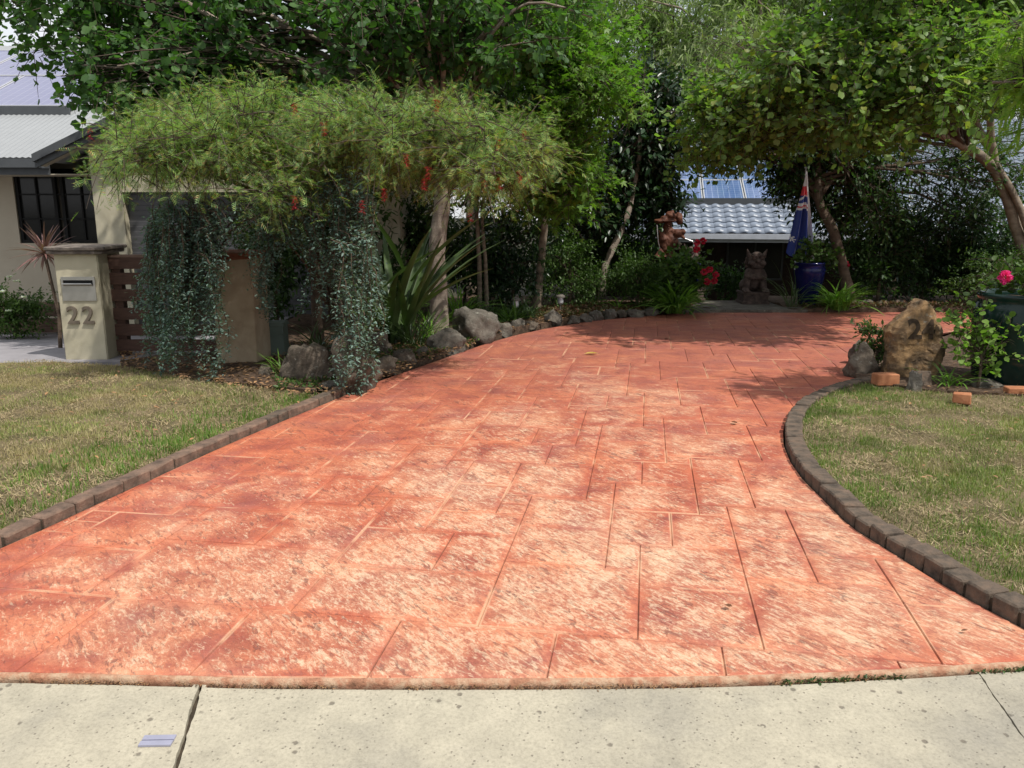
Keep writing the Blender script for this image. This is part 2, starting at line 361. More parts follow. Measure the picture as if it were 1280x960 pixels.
M['greenglaze'] = rough_mat('dark_green_glaze', [(.004, .014, .012), (.014, .035, .028)], 4, .1, .003, .14)
M['plastic_grey'] = mat_simple('grey_green_plastic', (.1, .13, .11), .55)
M['lampmetal'] = mat_simple('dull_lamp_metal', (.16, .14, .12), .5, .3)
M['plate'] = mat_simple('lavender_plate', (.33, .33, .42), .4, .2)
M['flower_red'] = leaf_mat('red_flower', [(.45, .012, .04), (.6, .03, .07)], .08, .6)
M['flower_pink'] = leaf_mat('magenta_flower', [(.75, .03, .22), (.85, .08, .35)], .2, .6)
M['flower_white'] = leaf_mat('white_flower', [(.75, .75, .7), (.85, .85, .8)], .2, .6)

def mat_rock(name, cols, s=5):
    m, nt, b = new_mat(name); w = worldco(nt)
    c = ramp(nt, noise(nt, w, s, 9, .68, .5), [(.3 + .4 * i / (len(cols) - 1), k) for i, k in enumerate(cols)])
    c = mix(nt, ramp(nt, noise(nt, w, 22, 5, .7), [(.6, 0.0), (.68, .55)]), c, (.4, .39, .33))
    c = mix(nt, ramp(nt, noise(nt, w, 7, 5, .7), [(.58, 0.0), (.7, .7)]), c, (.05, .05, .025))
    nt.links.new(c, b.inputs['Base Color']); b.inputs['Roughness'].default_value = .92
    h = mth(nt, 'ADD', noise(nt, w, 16, 9, .75), mth(nt, 'MULTIPLY', noise(nt, w, 70, 4, .7), .3)); bump(nt, b, h, .9, .03)
    return m
M['rock_grey'] = mat_rock('grey_lichen_rock', [(.04, .036, .028), (.12, .105, .085), (.21, .19, .155)])
M['rock_brown'] = mat_rock('brown_sandstone', [(.035, .027, .019), (.115, .09, .066), (.19, .155, .118)])
M['rock_gold'] = mat_rock('ochre_brown_sandstone', [(.04, .026, .016), (.17, .11, .06), (.33, .2, .09), (.15, .1, .06)], 4)

GRV = leaf_mat('grevillea_needles', [(.12, .24, .06), (.19, .34, .09), (.3, .42, .12), (.2, .33, .15), (.34, .42, .12), (.45, .26, .11)], .3, .5, patch=((.34, .3, .07), 2.6, .6))
BAUL = leaf_mat('dark_round_leaves', [(.04, .09, .025), (.06, .13, .035), (.09, .17, .045), (.065, .135, .06)], .42, .5, spec=.3)
BAUR = leaf_mat('green_round_leaves', [(.09, .16, .035), (.13, .22, .05), (.19, .28, .075), (.15, .23, .1), (.26, .27, .05)], .45, .45, patch=((.2, .2, .04), 1.9, .66))
BRIGHT = leaf_mat('bright_green_leaves', [(.08, .17, .025), (.12, .23, .035), (.17, .28, .045), (.09, .17, .03)], .45, .45, patch=((.36, .33, .05), 2.1, .63))
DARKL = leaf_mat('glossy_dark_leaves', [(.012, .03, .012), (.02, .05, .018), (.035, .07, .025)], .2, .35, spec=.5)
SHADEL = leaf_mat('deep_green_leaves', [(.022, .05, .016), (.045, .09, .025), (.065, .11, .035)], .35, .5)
MIDL = leaf_mat('mid_green_leaves', [(.04, .085, .02), (.07, .125, .03), (.1, .16, .045)], .35, .45)
OLIVE = leaf_mat('olive_leaves', [(.09, .14, .04), (.13, .19, .055), (.18, .23, .08), (.17, .15, .08)], .35, .5)
BLUEL = leaf_mat('blue_green_leaves', [(.08, .135, .11), (.12, .185, .155), (.17, .245, .21), (.1, .14, .1)], .25, .5)
EUC = leaf_mat('gum_leaves', [(.16, .22, .08), (.22, .28, .12), (.3, .34, .16)], .35, .5)
LIMEL = leaf_mat('lime_leaves', [(.13, .24, .04), (.2, .33, .06), (.25, .36, .1)], .45, .45)
FEATH = leaf_mat('feather_leaves', [(.13, .23, .035), (.19, .3, .05), (.26, .34, .06)], .45, .5)
STRAP = leaf_mat('strap_leaves', [(.035, .07, .03), (.06, .1, .035), (.09, .13, .04)], .2, .35, spec=.5)
AGAP = leaf_mat('agapanthus_leaves', [(.09, .19, .03), (.14, .26, .045), (.2, .33, .075)], .4, .35)
PURP = leaf_mat('purple_leaves', [(.1, .04, .05), (.2, .1, .1), (.26, .17, .14)], .2, .4)
RUST = leaf_mat('rusty_groundcover', [(.1, .045, .03), (.17, .08, .045), (.08, .09, .035), (.12, .1, .04)], .25, .5)
LITTER = leaf_mat('dry_leaf_litter', [(.12, .07, .04), (.25, .15, .08), (.34, .19, .09), (.08, .05, .03)], .1, .7)
GRASS = leaf_mat('grass_blades', [(.13, .19, .045), (.19, .24, .065), (.28, .29, .1), (.38, .34, .16), (.44, .37, .2)], .3, .6, patch=((.37, .3, .16), 1.3, .46))
GRASSR = leaf_mat('olive_grass_blades', [(.12, .18, .04), (.17, .22, .06), (.24, .26, .09), (.33, .3, .14)], .3, .6, patch=((.3, .25, .13), 1.6, .53))
DEADG = leaf_mat('dead_grass', [(.16, .12, .06), (.27, .2, .11), (.38, .29, .17), (.46, .37, .22)], .15, .7)
GRASSG = leaf_mat('green_grass_blades', [(.08, .16, .025), (.12, .21, .035), (.17, .26, .05)], .35, .55)

# ---------------------------------------------------------------- ground sheets
def catmull(pts, n=8):
    P = [Vector(p) for p in pts]; out = []
    for i in range(len(P) - 1):
        p0, p1, p2, p3 = P[max(i-1, 0)], P[i], P[i+1], P[min(i+2, len(P)-1)]
        for k in range(n):
            t = k / n
            out.append(.5*((2*p1)+(-p0+p2)*t+(2*p0-5*p1+4*p2-p3)*t*t+(-p0+3*p1-3*p2+p3)*t**3))
    out.append(P[-1]); return out
def resample(line, step):
    out = [line[0].copy()]; acc = 0
    for a, b in zip(line, line[1:]):
        L = (b - a).length; d = step - acc
        while d <= L:
            out.append(a.lerp(b, d / L)); d += step
        acc = (acc + L) % step if step else 0
    return out
def offset(line, d):
    out = []
    for i, p in enumerate(line):
        t = line[min(i+1, len(line)-1)] - line[max(i-1, 0)]; t.normalize()
        out.append(Vector((p.x - t.y*d, p.y + t.x*d)))
    return out
def pip(P, poly):
    x, y = P[:, 0], P[:, 1]; ins = np.zeros(len(P), bool); n = len(poly)
    for i in range(n):
        x1, y1 = poly[i][0], poly[i][1]; x2, y2 = poly[(i+1) % n][0], poly[(i+1) % n][1]
        if y1 == y2: continue
        c = ((y1 > y) != (y2 > y)) & (x < (x2-x1)*(y-y1)/(y2-y1)+x1); ins ^= c
    return ins
def densify(poly, step):
    out = []
    for i, a in enumerate(poly):
        b = poly[(i+1) % len(poly)]; a = Vector(a[:2]); b = Vector(b[:2]); n = max(1, int((b-a).length/step))
        out += [a.lerp(b, k/n) for k in range(n)]
    return out
def sheet(name, poly, spacing, zf, mat, skirt=.0, rough_=0.0, parent=None, kind='structure'):
    poly = densify(poly, spacing); a = np.array([(p.x, p.y) for p in poly]); lo, hi = a.min(0), a.max(0)
    gx, gy = np.meshgrid(np.arange(lo[0], hi[0], spacing), np.arange(lo[1], hi[1], spacing))
    g = np.stack([gx.ravel(), gy.ravel()], 1) + np.random.default_rng(1).uniform(-.25, .25, (gx.size, 2)) * spacing
    g = g[pip(g, a)]
    vs = [Vector(p) for p in a] + [Vector(p) for p in g]; n = len(a)
    v2, _, f2, *_ = delaunay_2d_cdt(vs, [(i, (i+1) % n) for i in range(n)], [], 1, 1e-5)
    V = [(v.x, v.y, zf(v.x, v.y) + (rough_ * mnoise.noise(Vector((v.x*2.3, v.y*2.3, 0))) if rough_ else 0)) for v in v2]
    F_ = [tuple(f) for f in f2]
    bm = bmesh.new(); bv = [bm.verts.new(v) for v in V]
    for f in F_:
        try: bm.faces.new([bv[i] for i in f])
        except ValueError: pass
    bmesh.ops.recalc_face_normals(bm, faces=bm.faces)
    if bm.faces and sum(f.normal.z for f in bm.faces) < 0: bmesh.ops.reverse_faces(bm, faces=bm.faces)
    if skirt:
        be = [e for e in bm.edges if e.is_boundary]
        r = bmesh.ops.extrude_edge_only(bm, edges=be)
        for v in r['geom']:
            if isinstance(v, bmesh.types.BMVert): v.co.z -= skirt
    for f in bm.faces: f.smooth = True
    me = bpy.data.meshes.new(name); bm.to_mesh(me); bm.free()
    me.set_sharp_from_angle(angle=.7)
    o = link(name, me, mat, parent)
    if kind: o['kind'] = kind
    return o

def Gv(l, dz=0): return [G(x, y, dz).xy for x, y in l]
K_R = catmull([*[v.to_3d() for v in Gv([(1352,824),(1315,806),(1280,787),(1245,768),(1190,738),(1150,712),(1100,682),(1060,655),(1030,625),(1003,598),(986,572),(979,547),(984,524),(1000,506),(1030,491),(1065,481),(1090,477)])]], 6)
K_R = [p.xy for p in K_R]
KLA, KLB = Gv([(-60,712),(120,631)])
K_L = catmull([(KLA + (KLA-KLB).normalized()*2.2).to_3d(), (KLA + (KLA-KLB).normalized()*1.1).to_3d(), *[v.to_3d() for v in Gv([(-60,712),(0,686),(60,659),(120,631),(200,594),(270,562),(330,536),(385,513),(412,502),(428,495)])]], 6)
K_L = [p.xy for p in K_L]
FRONT = Gv([(-150,842),(0,843),(160,846),(320,850),(480,851),(640,851),(800,850),(900,848),(1000,845),(1140,838),(1280,829),(1345,825)])
FRONT = [Vector((K_L[0].x+.02, min(K_L[0].y-.03, 2.5)))] + FRONT
FARL = Gv([(446,488),(480,474),(520,460),(560,446),(600,432),(640,420),(680,411),(740,401),(820,394),(880,388),(930,383),(1000,384),(1120,384),(1280,382)])
FARR = Gv([(1400,390),(1400,405),(1280,408),(1200,412),(1130,425),(1085,438),(1062,458),(1068,476)])
OUT = FRONT + K_R + FARR[::-1][1:] + FARL[::-1] + K_L[::-1]
OUT = [Vector(p) for p in OUT]

# land out to the horizon, road, front apron
def big_ground():
    xs = np.concatenate([np.linspace(-400, -30, 8), np.linspace(-24, 24, 49), np.linspace(30, 400, 8)])
    ys = np.concatenate([np.linspace(-200, -10, 5), np.linspace(-5, 30, 71), np.linspace(34, 500, 10)])
    V = [(x, y, zd(x, y) - .12) for y in ys for x in xs]; n = len(xs)
    mb = MB(); mb.add(V, [(j*n+i, j*n+i+1, (j+1)*n+i+1, (j+1)*n+i) for j in range(len(ys)-1) for i in range(n-1)])
    o = mb.build('ground', M['land'], None, True); o['kind'] = 'structure'
big_ground()
o = sheet('road', [(-60, -6), (60, -6), (60, 1.35), (-60, 1.35)], 2.0, lambda x, y: -.108, M['asphalt'])

drive = link('driveway', bpy.data.meshes.new('driveway'), None)
drive['kind'] = 'structure'
base = sheet('driveway_bed', OUT, .35, lambda x, y: zd(x, y) - .02, M['grout'], kind=None, parent=drive)

def clip(poly, u0, u1, v0, v1):
    for ax, lim, sg in ((0, u0, 1), (0, u1, -1), (1, v0, 1), (1, v1, -1)):
        out = []
        for i, a in enumerate(poly):
            b = poly[(i+1) % len(poly)]; ia = sg*(a[ax]-lim) >= 0; ib = sg*(b[ax]-lim) >= 0
            if ia: out.append(a)
            if ia != ib:
                t = (lim-a[ax])/(b[ax]-a[ax]); out.append(Vector((a[0]+t*(b[0]-a[0]), a[1]+t*(b[1]-a[1]))))
        poly = out
        if len(poly) < 3: return []
    return poly
def area(p): return abs(sum(a[0]*b[1]-b[0]*a[1] for a, b in zip(p, p[1:]+p[:1])))/2
AL = Vector((.162, 1)).normalized(); AC = Vector((AL.y, -AL.x))
O0 = G(797, 799).xy
def uv(p): d = p - O0; return Vector((d.dot(AC), d.dot(AL)))
def xy(p): return O0 + AC*p[0] + AL*p[1]
LIPW = .012
in_out = [Vector(p) for p in OUT]
for i in range(len(FRONT)): in_out[i] = in_out[i] + Vector((0, LIPW))
UV = [uv(p) for p in in_out]
rs = random.Random(96)
cu = .148
umin, umax = min(p.x for p in UV), max(p.x for p in UV); vmin, vmax = min(p.y for p in UV), max(p.y for p in UV)
print('grid', umin/cu, umax/cu, vmin/cu, vmax/cu); i0, i1, j0, j1 = -34, 60, -6, 86
occ = {}; rects = []; vj = set(); hj = set()      # cells taken, joint segments already laid
OPT = [(4, 4)]*5 + [(6, 4)]*2 + [(4, 3)]*3 + [(3, 4)]*2 + [(4, 2)]*2 + [(6, 3), (3, 3), (3, 3), (4, 6), (2, 3), (3, 2), (5, 4), (5, 3)]
for j in range(j0, j1):
    for i in range(i0, i1):
        if (i, j) in occ: continue
        best = None
        cand = [(4, -j)] if j < 0 else OPT + [(2, 2), (2, 1), (1, 2), (1, 1)]
        for w, h in cand:
            if j < 0: h = min(h, -j)
            if not all((i+a_, j+b_) not in occ for a_ in range(w) for b_ in range(h)): continue
            sc_ = rs.random()*1.6 + (.9 if w*h >= 9 else 0) - (2.5 if w*h < 6 else 0) - (8 if w == 1 or h == 1 else 0)
            r_ = 0
            while (i+w, j-1-r_) in vj and r_ < 14: r_ += 1
            if j > 0: sc_ -= .55*r_*(h if r_ else 0)**.3
            l_ = 0
            while (i, j-1-l_) in vj and l_ < 14: l_ += 1
            if l_ > 3: sc_ -= .25*h*(l_-3)**.5
            if (i-1, j+h) in hj: sc_ -= 1.6
            # do not strand a strip one unit wide before the next taken cell
            k = 0
            while k < 3 and (i+w+k, j) not in occ: k += 1
            if k in (1, 2): sc_ -= 1.5*(3-k)
            if best is None or sc_ > best[0]: best = (sc_, w, h)
        _, w, h = best
        for a_ in range(w):
            for b_ in range(h): occ[(i+a_, j+b_)] = 1
        for b_ in range(h): vj.add((i, j+b_)); vj.add((i+w, j+b_))
        for a_ in range(w): hj.add((i+a_, j+h))
        rects.append((i*cu, (i+w)*cu, j*cu, (j+h)*cu))
nslab = 0; pieces = []
for r in rects:
    pl = clip(UV, *r)
    if len(pl) < 3 or area(pl) < .0006: continue
    q = []
    for p in pl:
        if not q or (p - q[-1]).length > .006: q.append(p)
    if len(q) > 2 and (q[0]-q[-1]).length < .006: q.pop()
    if len(q) < 3: continue
    c = sum(q, Vector((0, 0)))/len(q); pieces.append((xy(c).y, q))
pieces.sort(key=lambda t: t[0])
def simplify(q):
    q = list(q); ch_ = True
    while ch_ and len(q) > 3:
        ch_ = False
        for i in range(len(q)):
            a, p, n_ = q[i-1], q[i], q[(i+1) % len(q)]
            dev = abs((n_-a).x*(p-a).y-(n_-a).y*(p-a).x)/max(1e-6, (n_-a).length)
            if dev < .0025 or (p-a).length < .015: q.pop(i); ch_ = True; break
    return q
def slab_bm(bm, q, lay):
    q = simplify(q)
    vs = [bm.verts.new((*xy(p), 0)) for p in q]
    for v in vs: v.co.z = zd(v.co.x, v.co.y) - .007
    f = bm.faces.new(vs); f.normal_update()
    if f.normal.z < 0: f.normal_flip()
    for v in vs: v[lay] = 2.0
    dz = rs.uniform(-.0015, .0015)
    w = min((a-b).length for a, b in zip(q, q[1:]+q[:1]))
    ac = 180
    for i in range(len(q)):
        u1 = (q[i-1]-q[i]); u2 = (q[(i+1) % len(q)]-q[i]); ac = min(ac, math.degrees(u1.angle(u2)))
    ev = ac > 40
    ext_ = max((a-b).length for a in q for b in q); thin = area(q)/ext_
    before = set(bm.verts); bmesh.ops.inset_region(bm, faces=[f], thickness=min(.0042, thin*.12), depth=.007+dz, use_even_offset=ev, use_boundary=True)
    for v in f.verts: v[lay] = 1.0
    before = set(bm.verts); bmesh.ops.inset_region(bm, faces=[f], thickness=min(.06, .16*thin), depth=0, use_even_offset=ev, use_boundary=True)
    for v in set(bm.verts)-before: v[lay] = 1.0
    for v in f.verts: v[lay] = 0.0
    if len(f.verts) > 4: bmesh.ops.triangulate(bm, faces=[f])
rest = []
for n, (yy, q) in enumerate(pieces):
    if n < 299:
        bm = bmesh.new(); lay = bm.verts.layers.float.new('edge'); slab_bm(bm, q, lay)
        me = bpy.data.meshes.new('slab'); bm.to_mesh(me); bm.free()
        link('slab', me, M['drive'], drive)
    else: rest.append(q)
if rest:
    bm = bmesh.new(); lay = bm.verts.layers.float.new('edge')
    for q in rest: slab_bm(bm, q, lay)
    me = bpy.data.meshes.new('slabs_beyond'); bm.to_mesh(me); bm.free()
    o = link('slabs_beyond', me, M['drive'], drive); o['kind'] = 'stuff'
print('slabs', len(pieces))
# rounded cement lip along the street end
mb = MB(); fl = resample([Vector(p) for p in FRONT], .04)
prof = [(.004, -.035), (0, -.014), (.003, -.004), (.008, .0005), (LIPW+.004, .0008)]
vs = []
for i, p in enumerate(fl):
    wob = -.004+.005*mnoise.noise(Vector((p.x*9, 0, 3))) + .006*mnoise.noise(Vector((p.x*31, 0, 9)))
    for dy, z in prof: vs.append((p.x, p.y+dy+wob*(dy < .012), z + wob*.3*(z > -.03)))
n = len(prof)
mb.add(vs, [(i*n+k, (i+1)*n+k, (i+1)*n+k+1, i*n+k+1) for i in range(len(fl)-1) for k in range(n-1)])
mb.build('cement_lip', M['lip'], drive, True)

# concrete apron slabs on the street side
def za(x, y): return -.02 - .06*max(0, min(1, (2.5-y)/1.2))
ap = link('concrete_apron', bpy.data.meshes.new('concrete_apron'), None); ap['kind'] = 'structure'
def wob(a, b, s):
    out = []; a = Vector(a); b = Vector(b); t = (b-a).normalized(); nr = Vector((-t.y, t.x))
    n = int((b-a).length/.02)
    for k in range(n+1):
        p = a.lerp(b, k/n); out.append(p + nr*(.007*mnoise.noise(Vector((k*.17, s, 0))) + .004*mnoise.noise(Vector((k*.7, s, 5)))))
    return out
jA0 = G(254, 851, -.036).xy; jA1 = G(222, 962, -.06).xy; jB0 = G(1214, 836, -.036).xy; jB1 = G(1300, 962, -.06).xy
def ext(a, b, y): return a + (b-a)*((y-a.y)/(b.y-a.y))
jA1 = ext(jA0, jA1, 1.4); jB1 = ext(jB0, jB1, 1.4)
gl = .008
fr = [Vector((p.x, p.y-.009)) for p in FRONT]
def seg(x0, x1): 
    pts = [Vector((p.x, p.y-.008+.003*mnoise.noise(Vector((p.x*20, 1, 1))))) for p in resample(fr, .05) if x0 < p.x < x1]; return pts
L1 = wob(jA0+Vector((-gl, 0)), jA1+Vector((-gl, 0)), 1); L2 = wob(jA0+Vector((gl, 0)), jA1+Vector((gl, 0)), 2)
R1 = wob(jB0+Vector((-.002, 0)), jB1+Vector((-.002, 0)), 3); R2 = wob(jB0+Vector((.003, 0)), jB1+Vector((.003, 0)), 4)
for poly in ([Vector((-9, 2.49))] + seg(-9, L1[0].x) + L1 + [Vector((-9, 1.4))],
             seg(L2[0].x, R1[0].x) + R1 + L2[::-1],
             seg(R2[0].x, 9) + [Vector((9, 2.53)), Vector((9, 1.4))] + R2[::-1]):
    sheet('apron_slab', poly, .12, za, M['concrete'], skirt=.04, kind=None, parent=ap)
sheet('joint_dirt', [(-9, 1.3), (9, 1.3), (9, 2.56), (-9, 2.56)], .3, lambda x, y: za(x, y)-.018, M['dirt_joint'], kind=None, parent=ap)
p0 = G(176, 941, -.055); p1 = G(216, 941, -.055); p2 = G(219, 926, -.05)
mb = MB(); w = (p1-p0).length; d = p2.y-p1.y; cc = Vector(((p0.x+p2.x)/2, (p0.y+p2.y)/2, 0)); cc.z = za(cc.x, cc.y)
mb.box(cc+Vector((0, -d*.27, .003)), (w, d*.44, .006), R(2)); mb.box(cc+Vector((0, d*.27, .003)), (w, d*.44, .006), R(2)); mb.box(cc+Vector((0, 0, .0012)), (w*.98, d*.98, .0024), R(2))
tag(mb.build('survey_plate', M['plate']), 'small lavender metal plate with a groove fixed in the pale concrete apron', 'plate')

# ---------------------------------------------------------------- kerb bricks
def brick_mesh(l, w, h, mat, seed, bev=.008):
    bm = bmesh.new(); bmesh.ops.create_cube(bm, size=1)
    r = random.Random(seed)
    for v in bm.verts: v.co = Vector((v.co.x*l, v.co.y*w, v.co.z*h)) + Vector([r.uniform(-.004, .004) for _ in range(3)])
    bmesh.ops.bevel(bm, geom=bm.edges[:], offset=bev, segments=1, affect='EDGES')
    me = bpy.data.meshes.new('brick'); bm.to_mesh(me); bm.free(); me.materials.append(mat); return me
def kerb(name, label, line, side, l, w, h, rise, mats, seed):
    root = thing(name, label, 'kerb', (0, 0, 0))
    ms = [brick_mesh(l-.012, w, h, mats[k % len(mats)], seed+k) for k in range(7)]
    if l > .18: ms2 = [brick_mesh(l*.6-.012, w, h, mats[k % len(mats)], seed+20+k) for k in range(4)]
    r = random.Random(seed); mid = offset(line, side*(w/2+.01)); d = l/2; acc = []
    tot = sum((b-a).length for a, b in zip(mid, mid[1:])); s = 0; 
    pos = []
    while s < tot:
        short = l > .18 and r.random() < .35; ll = l*.6 if short else l
        pos.append((s+ll/2, short)); s += ll
    for s, short in pos:
        t = s
        for a, b in zip(mid, mid[1:]):
            L = (b-a).length
            if t <= L: break
            t -= L
        p = a.lerp(b, min(1, t/L)); ang = math.atan2(b.y-a.y, b.x-a.x)
        o = bpy.data.objects.new('brick', r.choice(ms2) if short else r.choice(ms)); C.objects.link(o); o.parent = root
        o.location = (p.x, p.y, zd(p.x, p.y)+rise-h/2+r.uniform(-.006, .006)); o.rotation_euler = (r.uniform(-.03, .03), r.uniform(-.02, .02), ang+r.uniform(-.04, .04))
    # mortar and dirt filling the joints
    mb = MB(); a1 = offset(line, side*.022); a2 = offset(line, side*(w-.005)); vs = []
    for p, q in zip(a1, a2):
        z = zd(p.x, p.y); vs += [(p.x, p.y, z-.05), (p.x, p.y, z+rise-.018), (q.x, q.y, z+rise-.018)]
    mb.add(vs, [(i*3+k, (i+1)*3+k, (i+1)*3+k+1, i*3+k+1) for i in range(len(a1)-1) for k in range(2)])
    mb.build('mortar', M['dirt_joint'], root)
    return root
kerb('brick_kerb', 'long low kerb of reddish grey bricks between the left lawn and the terracotta driveway', K_L, 1, .225, .09, .1, .055, [M['brick_red'], M['brick_dark'], M['brick_red']], 3)
kerb('brick_kerb', 'curved kerb of dark bricks round the right lawn', K_R, -1, .125, .112, .11, .062, [M['brick_dark']], 40)

# ---------------------------------------------------------------- lawns and beds
LZ = .042
kb = offset(K_L, .1); LL = [Vector(p) for p in kb] + Gv([(395,494),(330,484),(250,474),(150,456),(60,450),(0,452),(-300,455)], LZ) + [Vector((-9.5, 8.3)), Vector((-9.5, 2.7))]
kr = offset(K_R, -.118); RL = [Vector(p) for p in kr] + Gv([(1130,484),(1200,492),(1300,494),(1500,494)], LZ) + [Vector((9.5, 6.6)), Vector((9.5, 2.7))]
sheet('left_lawn', LL, .16, lambda x, y: zd(x, y)+LZ-.012, M['lawn'], .1, .02)
sheet('right_lawn', RL, .16, lambda x, y: zd(x, y)+LZ-.012, M['lawn'], .1, .02)
BEDL = [Vector(p) for p in LL[len(kb):-2]][:6] + Gv([(-20,452)], LZ)
bl = [FARL[0]+Vector((-.35, .0))] + [p + Vector((-.06, .12)) for p in FARL[:10]] + [Vector((3.15, 13.1)), Vector((3.15, 15.2)), Vector((-3.2, 15.2)), Vector((-3.2, 9.0)), *Gv([(150,452),(250,473),(330,483),(395,493)], LZ)]
sheet('garden_bed', bl, .25, lambda x, y: zd(x, y)+.05, M['soil'], .12, .05)
fb = [Vector((4.4, 13.0)), Vector((12, 13.05)), Vector((12, 15.2)), Vector((4.4, 15.2))]
sheet('garden_bed', fb, .3, lambda x, y: zd(x, y)+.06, M['soil'], .12, .05)
rb = Gv([(1072,478),(1066,460),(1088,441),(1130,428),(1200,416),(1300,412),(1500,410),(1500,496),(1300,496),(1200,494),(1130,486)], .03)
sheet('garden_bed', rb, .18, lambda x, y: zd(x, y)+.05, M['soil'], .12, .04)
# stone landing by the statues
ld = [Vector((2.6, 12.95)), Vector((4.65, 12.95)), Vector((4.65, 14.4)), Vector((2.6, 14.4))]
sheet('stone_landing', ld, .3, lambda x, y: zd(x, y)+.045, M['rock_grey'], .1)
gd = [Vector((-20, 8.35)), Vector((-4.95, 8.35)), Vector((-3.3, 8.6)), Vector((-3.3, 13.2)), Vector((-20, 12.2))]
sheet('neighbour_driveway', gd, .4, lambda x, y: zd(x, y)+.01, M['greydrive'], .1)

def rand_in(poly, n, rng):
    a = np.array([(p[0], p[1]) for p in poly]); lo, hi = a.min(0), a.max(0); out = []
    tot = 0
    while tot < n:
        P = rng.uniform(lo, hi, (n*2, 2)); P = P[pip(P, a)]; out.append(P); tot += len(P)
    return np.concatenate(out)[:n]
zdv = np.vectorize(zd)
BLADE = ([(-.06,0,0),(.06,0,0),(.045,.55,.05),(-.045,.55,.05),(0,1,.22)], [(0,1,2,3),(3,2,4)])
def grass(name, label, poly, dens, rng, mat, size=(.018, .042), keep=None):
    a = np.array([(p[0], p[1]) for p in poly]); A = area([Vector(p) for p in a])
    P = rand_in(poly, int(A*dens), rng)
    # only what the lens side of the lawn could show, thinned with distance
    d = np.hypot(P[:, 0], P[:, 1]); P = P[rng.random(len(P)) < np.clip(4.2/d, .25, 1)]
    n1 = np.array([mnoise.noise(Vector((p[0]*1.7, p[1]*1.7, 0))) for p in P]); n2 = np.array([mnoise.noise(Vector((p[0]*6, p[1]*6, 4))) for p in P])
    P = P[rng.random(len(P)) < np.clip(.5 + .9*n1 + .9*n2, .05, 1)]
    if keep is not None: P = P[keep(P, rng)]
    n = len(P); z = zdv(P[:, 0], P[:, 1]) + LZ - .015
    P3 = np.column_stack([P, z]); az = rng.uniform(0, 2*np.pi, n); tl = rng.uniform(.15, 1.3, n)
    D = np.column_stack([np.cos(az)*np.sin(tl), np.sin(az)*np.sin(tl), np.cos(tl)])
    N = np.column_stack([-np.cos(az), -np.sin(az), np.full(n, .3)])
    o = scatter(name, BLADE, P3, D, N, rng.uniform(*size, n), mat); tag(o, label, 'grass', None, 'stuff'); return o
rg = np.random.default_rng(5)
LLv = [p for p in LL if True]
def lv(poly, xmin, xmax): 
    return clip(poly, xmin, xmax, 2.3, 20)
grass('grass', 'patchy dry and green lawn grass left of the driveway', lv(LL, -6.6, 10), 13500, rg, GRASS)
grass('grass', 'mown olive lawn grass inside the curved kerb on the right', lv(RL, -10, 6.0), 17000, rg, GRASSR)
def dead(name, label, poly, dens, rng):
    A = area([Vector(p) for p in poly]); P = rand_in(poly, int(A*dens), rng); d = np.hypot(P[:, 0], P[:, 1]); P = P[rng.random(len(P)) < np.clip(4.2/d, .25, 1)]
    n1 = np.array([mnoise.noise(Vector((p[0]*1.7, p[1]*1.7, 0))) for p in P]); n2 = np.array([mnoise.noise(Vector((p[0]*6, p[1]*6, 4))) for p in P]); P = P[rng.random(len(P)) < np.clip(.5 - 1.1*n1 - .6*n2, .08, 1)]
    n = len(P); z = zdv(P[:, 0], P[:, 1]) + LZ - .006 + rng.uniform(0, .008, n); az = rng.uniform(0, 6.28, n)
    D = np.column_stack([np.cos(az), np.sin(az), rng.uniform(-.1, .45, n)]); N = np.column_stack([rng.normal(0, .3, n), rng.normal(0, .3, n), np.ones(n)])
    tag(scatter(name, BLADE, np.column_stack([P, z]), D, N, rng.uniform(.015, .04, n), DEADG), label, 'dead grass', None, 'stuff')
dead('dead_grass', 'dead straw coloured grass matted over the left lawn', lv(LL, -6.6, 10), 7000, rg)
dead('dead_grass', 'dead straw coloured grass matted over the right lawn', lv(RL, -10, 6), 6000, rg)
def tuft_keep(line, w):
    L = np.array([(p.x, p.y) for p in line])
    def f(P, rng):
        d = np.min(np.hypot(P[:, None, 0]-L[None, :, 0], P[:, None, 1]-L[None, :, 1]), 1)
        return rng.random(len(P)) < np.clip(1.1 - d/w, 0, 1)
    return f
grass('grass_tufts', 'longer bright green grass tufts along the left kerb', lv(LL, -5.5, 10), 7000, rg, GRASSG, (.03, .07), tuft_keep(kb, .75))
grass('grass_tufts', 'bright green grass tufts along the inside of the curved kerb', lv(RL, -10, 6), 6000, rg, GRASSG, (.025, .05), tuft_keep(kr, .6))

# litter on the beds and lawn edges
def litter(name, label, poly, n, rng, mat, size=(.025, .06), h=.055, tpl=L_OVAL, tilt=.35, cat='leaf litter'):
    P = rand_in(poly, n, rng); z = zdv(P[:, 0], P[:, 1]) + h + rng.uniform(0, .02, n); az = rng.uniform(0, 2*np.pi, n)
    D = np.column_stack([np.cos(az), np.sin(az), rng.uniform(-tilt, tilt, n)]); N = np.column_stack([rng.uniform(-tilt, tilt, n), rng.uniform(-tilt, tilt, n), np.ones(n)])
    o = scatter(name, tpl, np.column_stack([P, z]), D, N, rng.uniform(*size, n), mat); return tag(o, label, cat, None, 'stuff')
litter('leaf_litter', 'dry brown leaves strewn under the trees on the left bed', Gv([(150,460),(340,492),(400,498),(440,488),(520,458),(600,428),(520,420),(150,440)], .05), 3500, rg, LITTER)
litter('leaf_litter', 'scattered dead leaves on the left lawn', lv(LL, -5.5, -.5), 420, rg, LITTER, (.02, .055), .06)
litter('leaf_litter', 'dead leaves and bark bits below the number rock', rb[:1]+rb[5:], 1200, rg, LITTER, (.02, .05), .06)
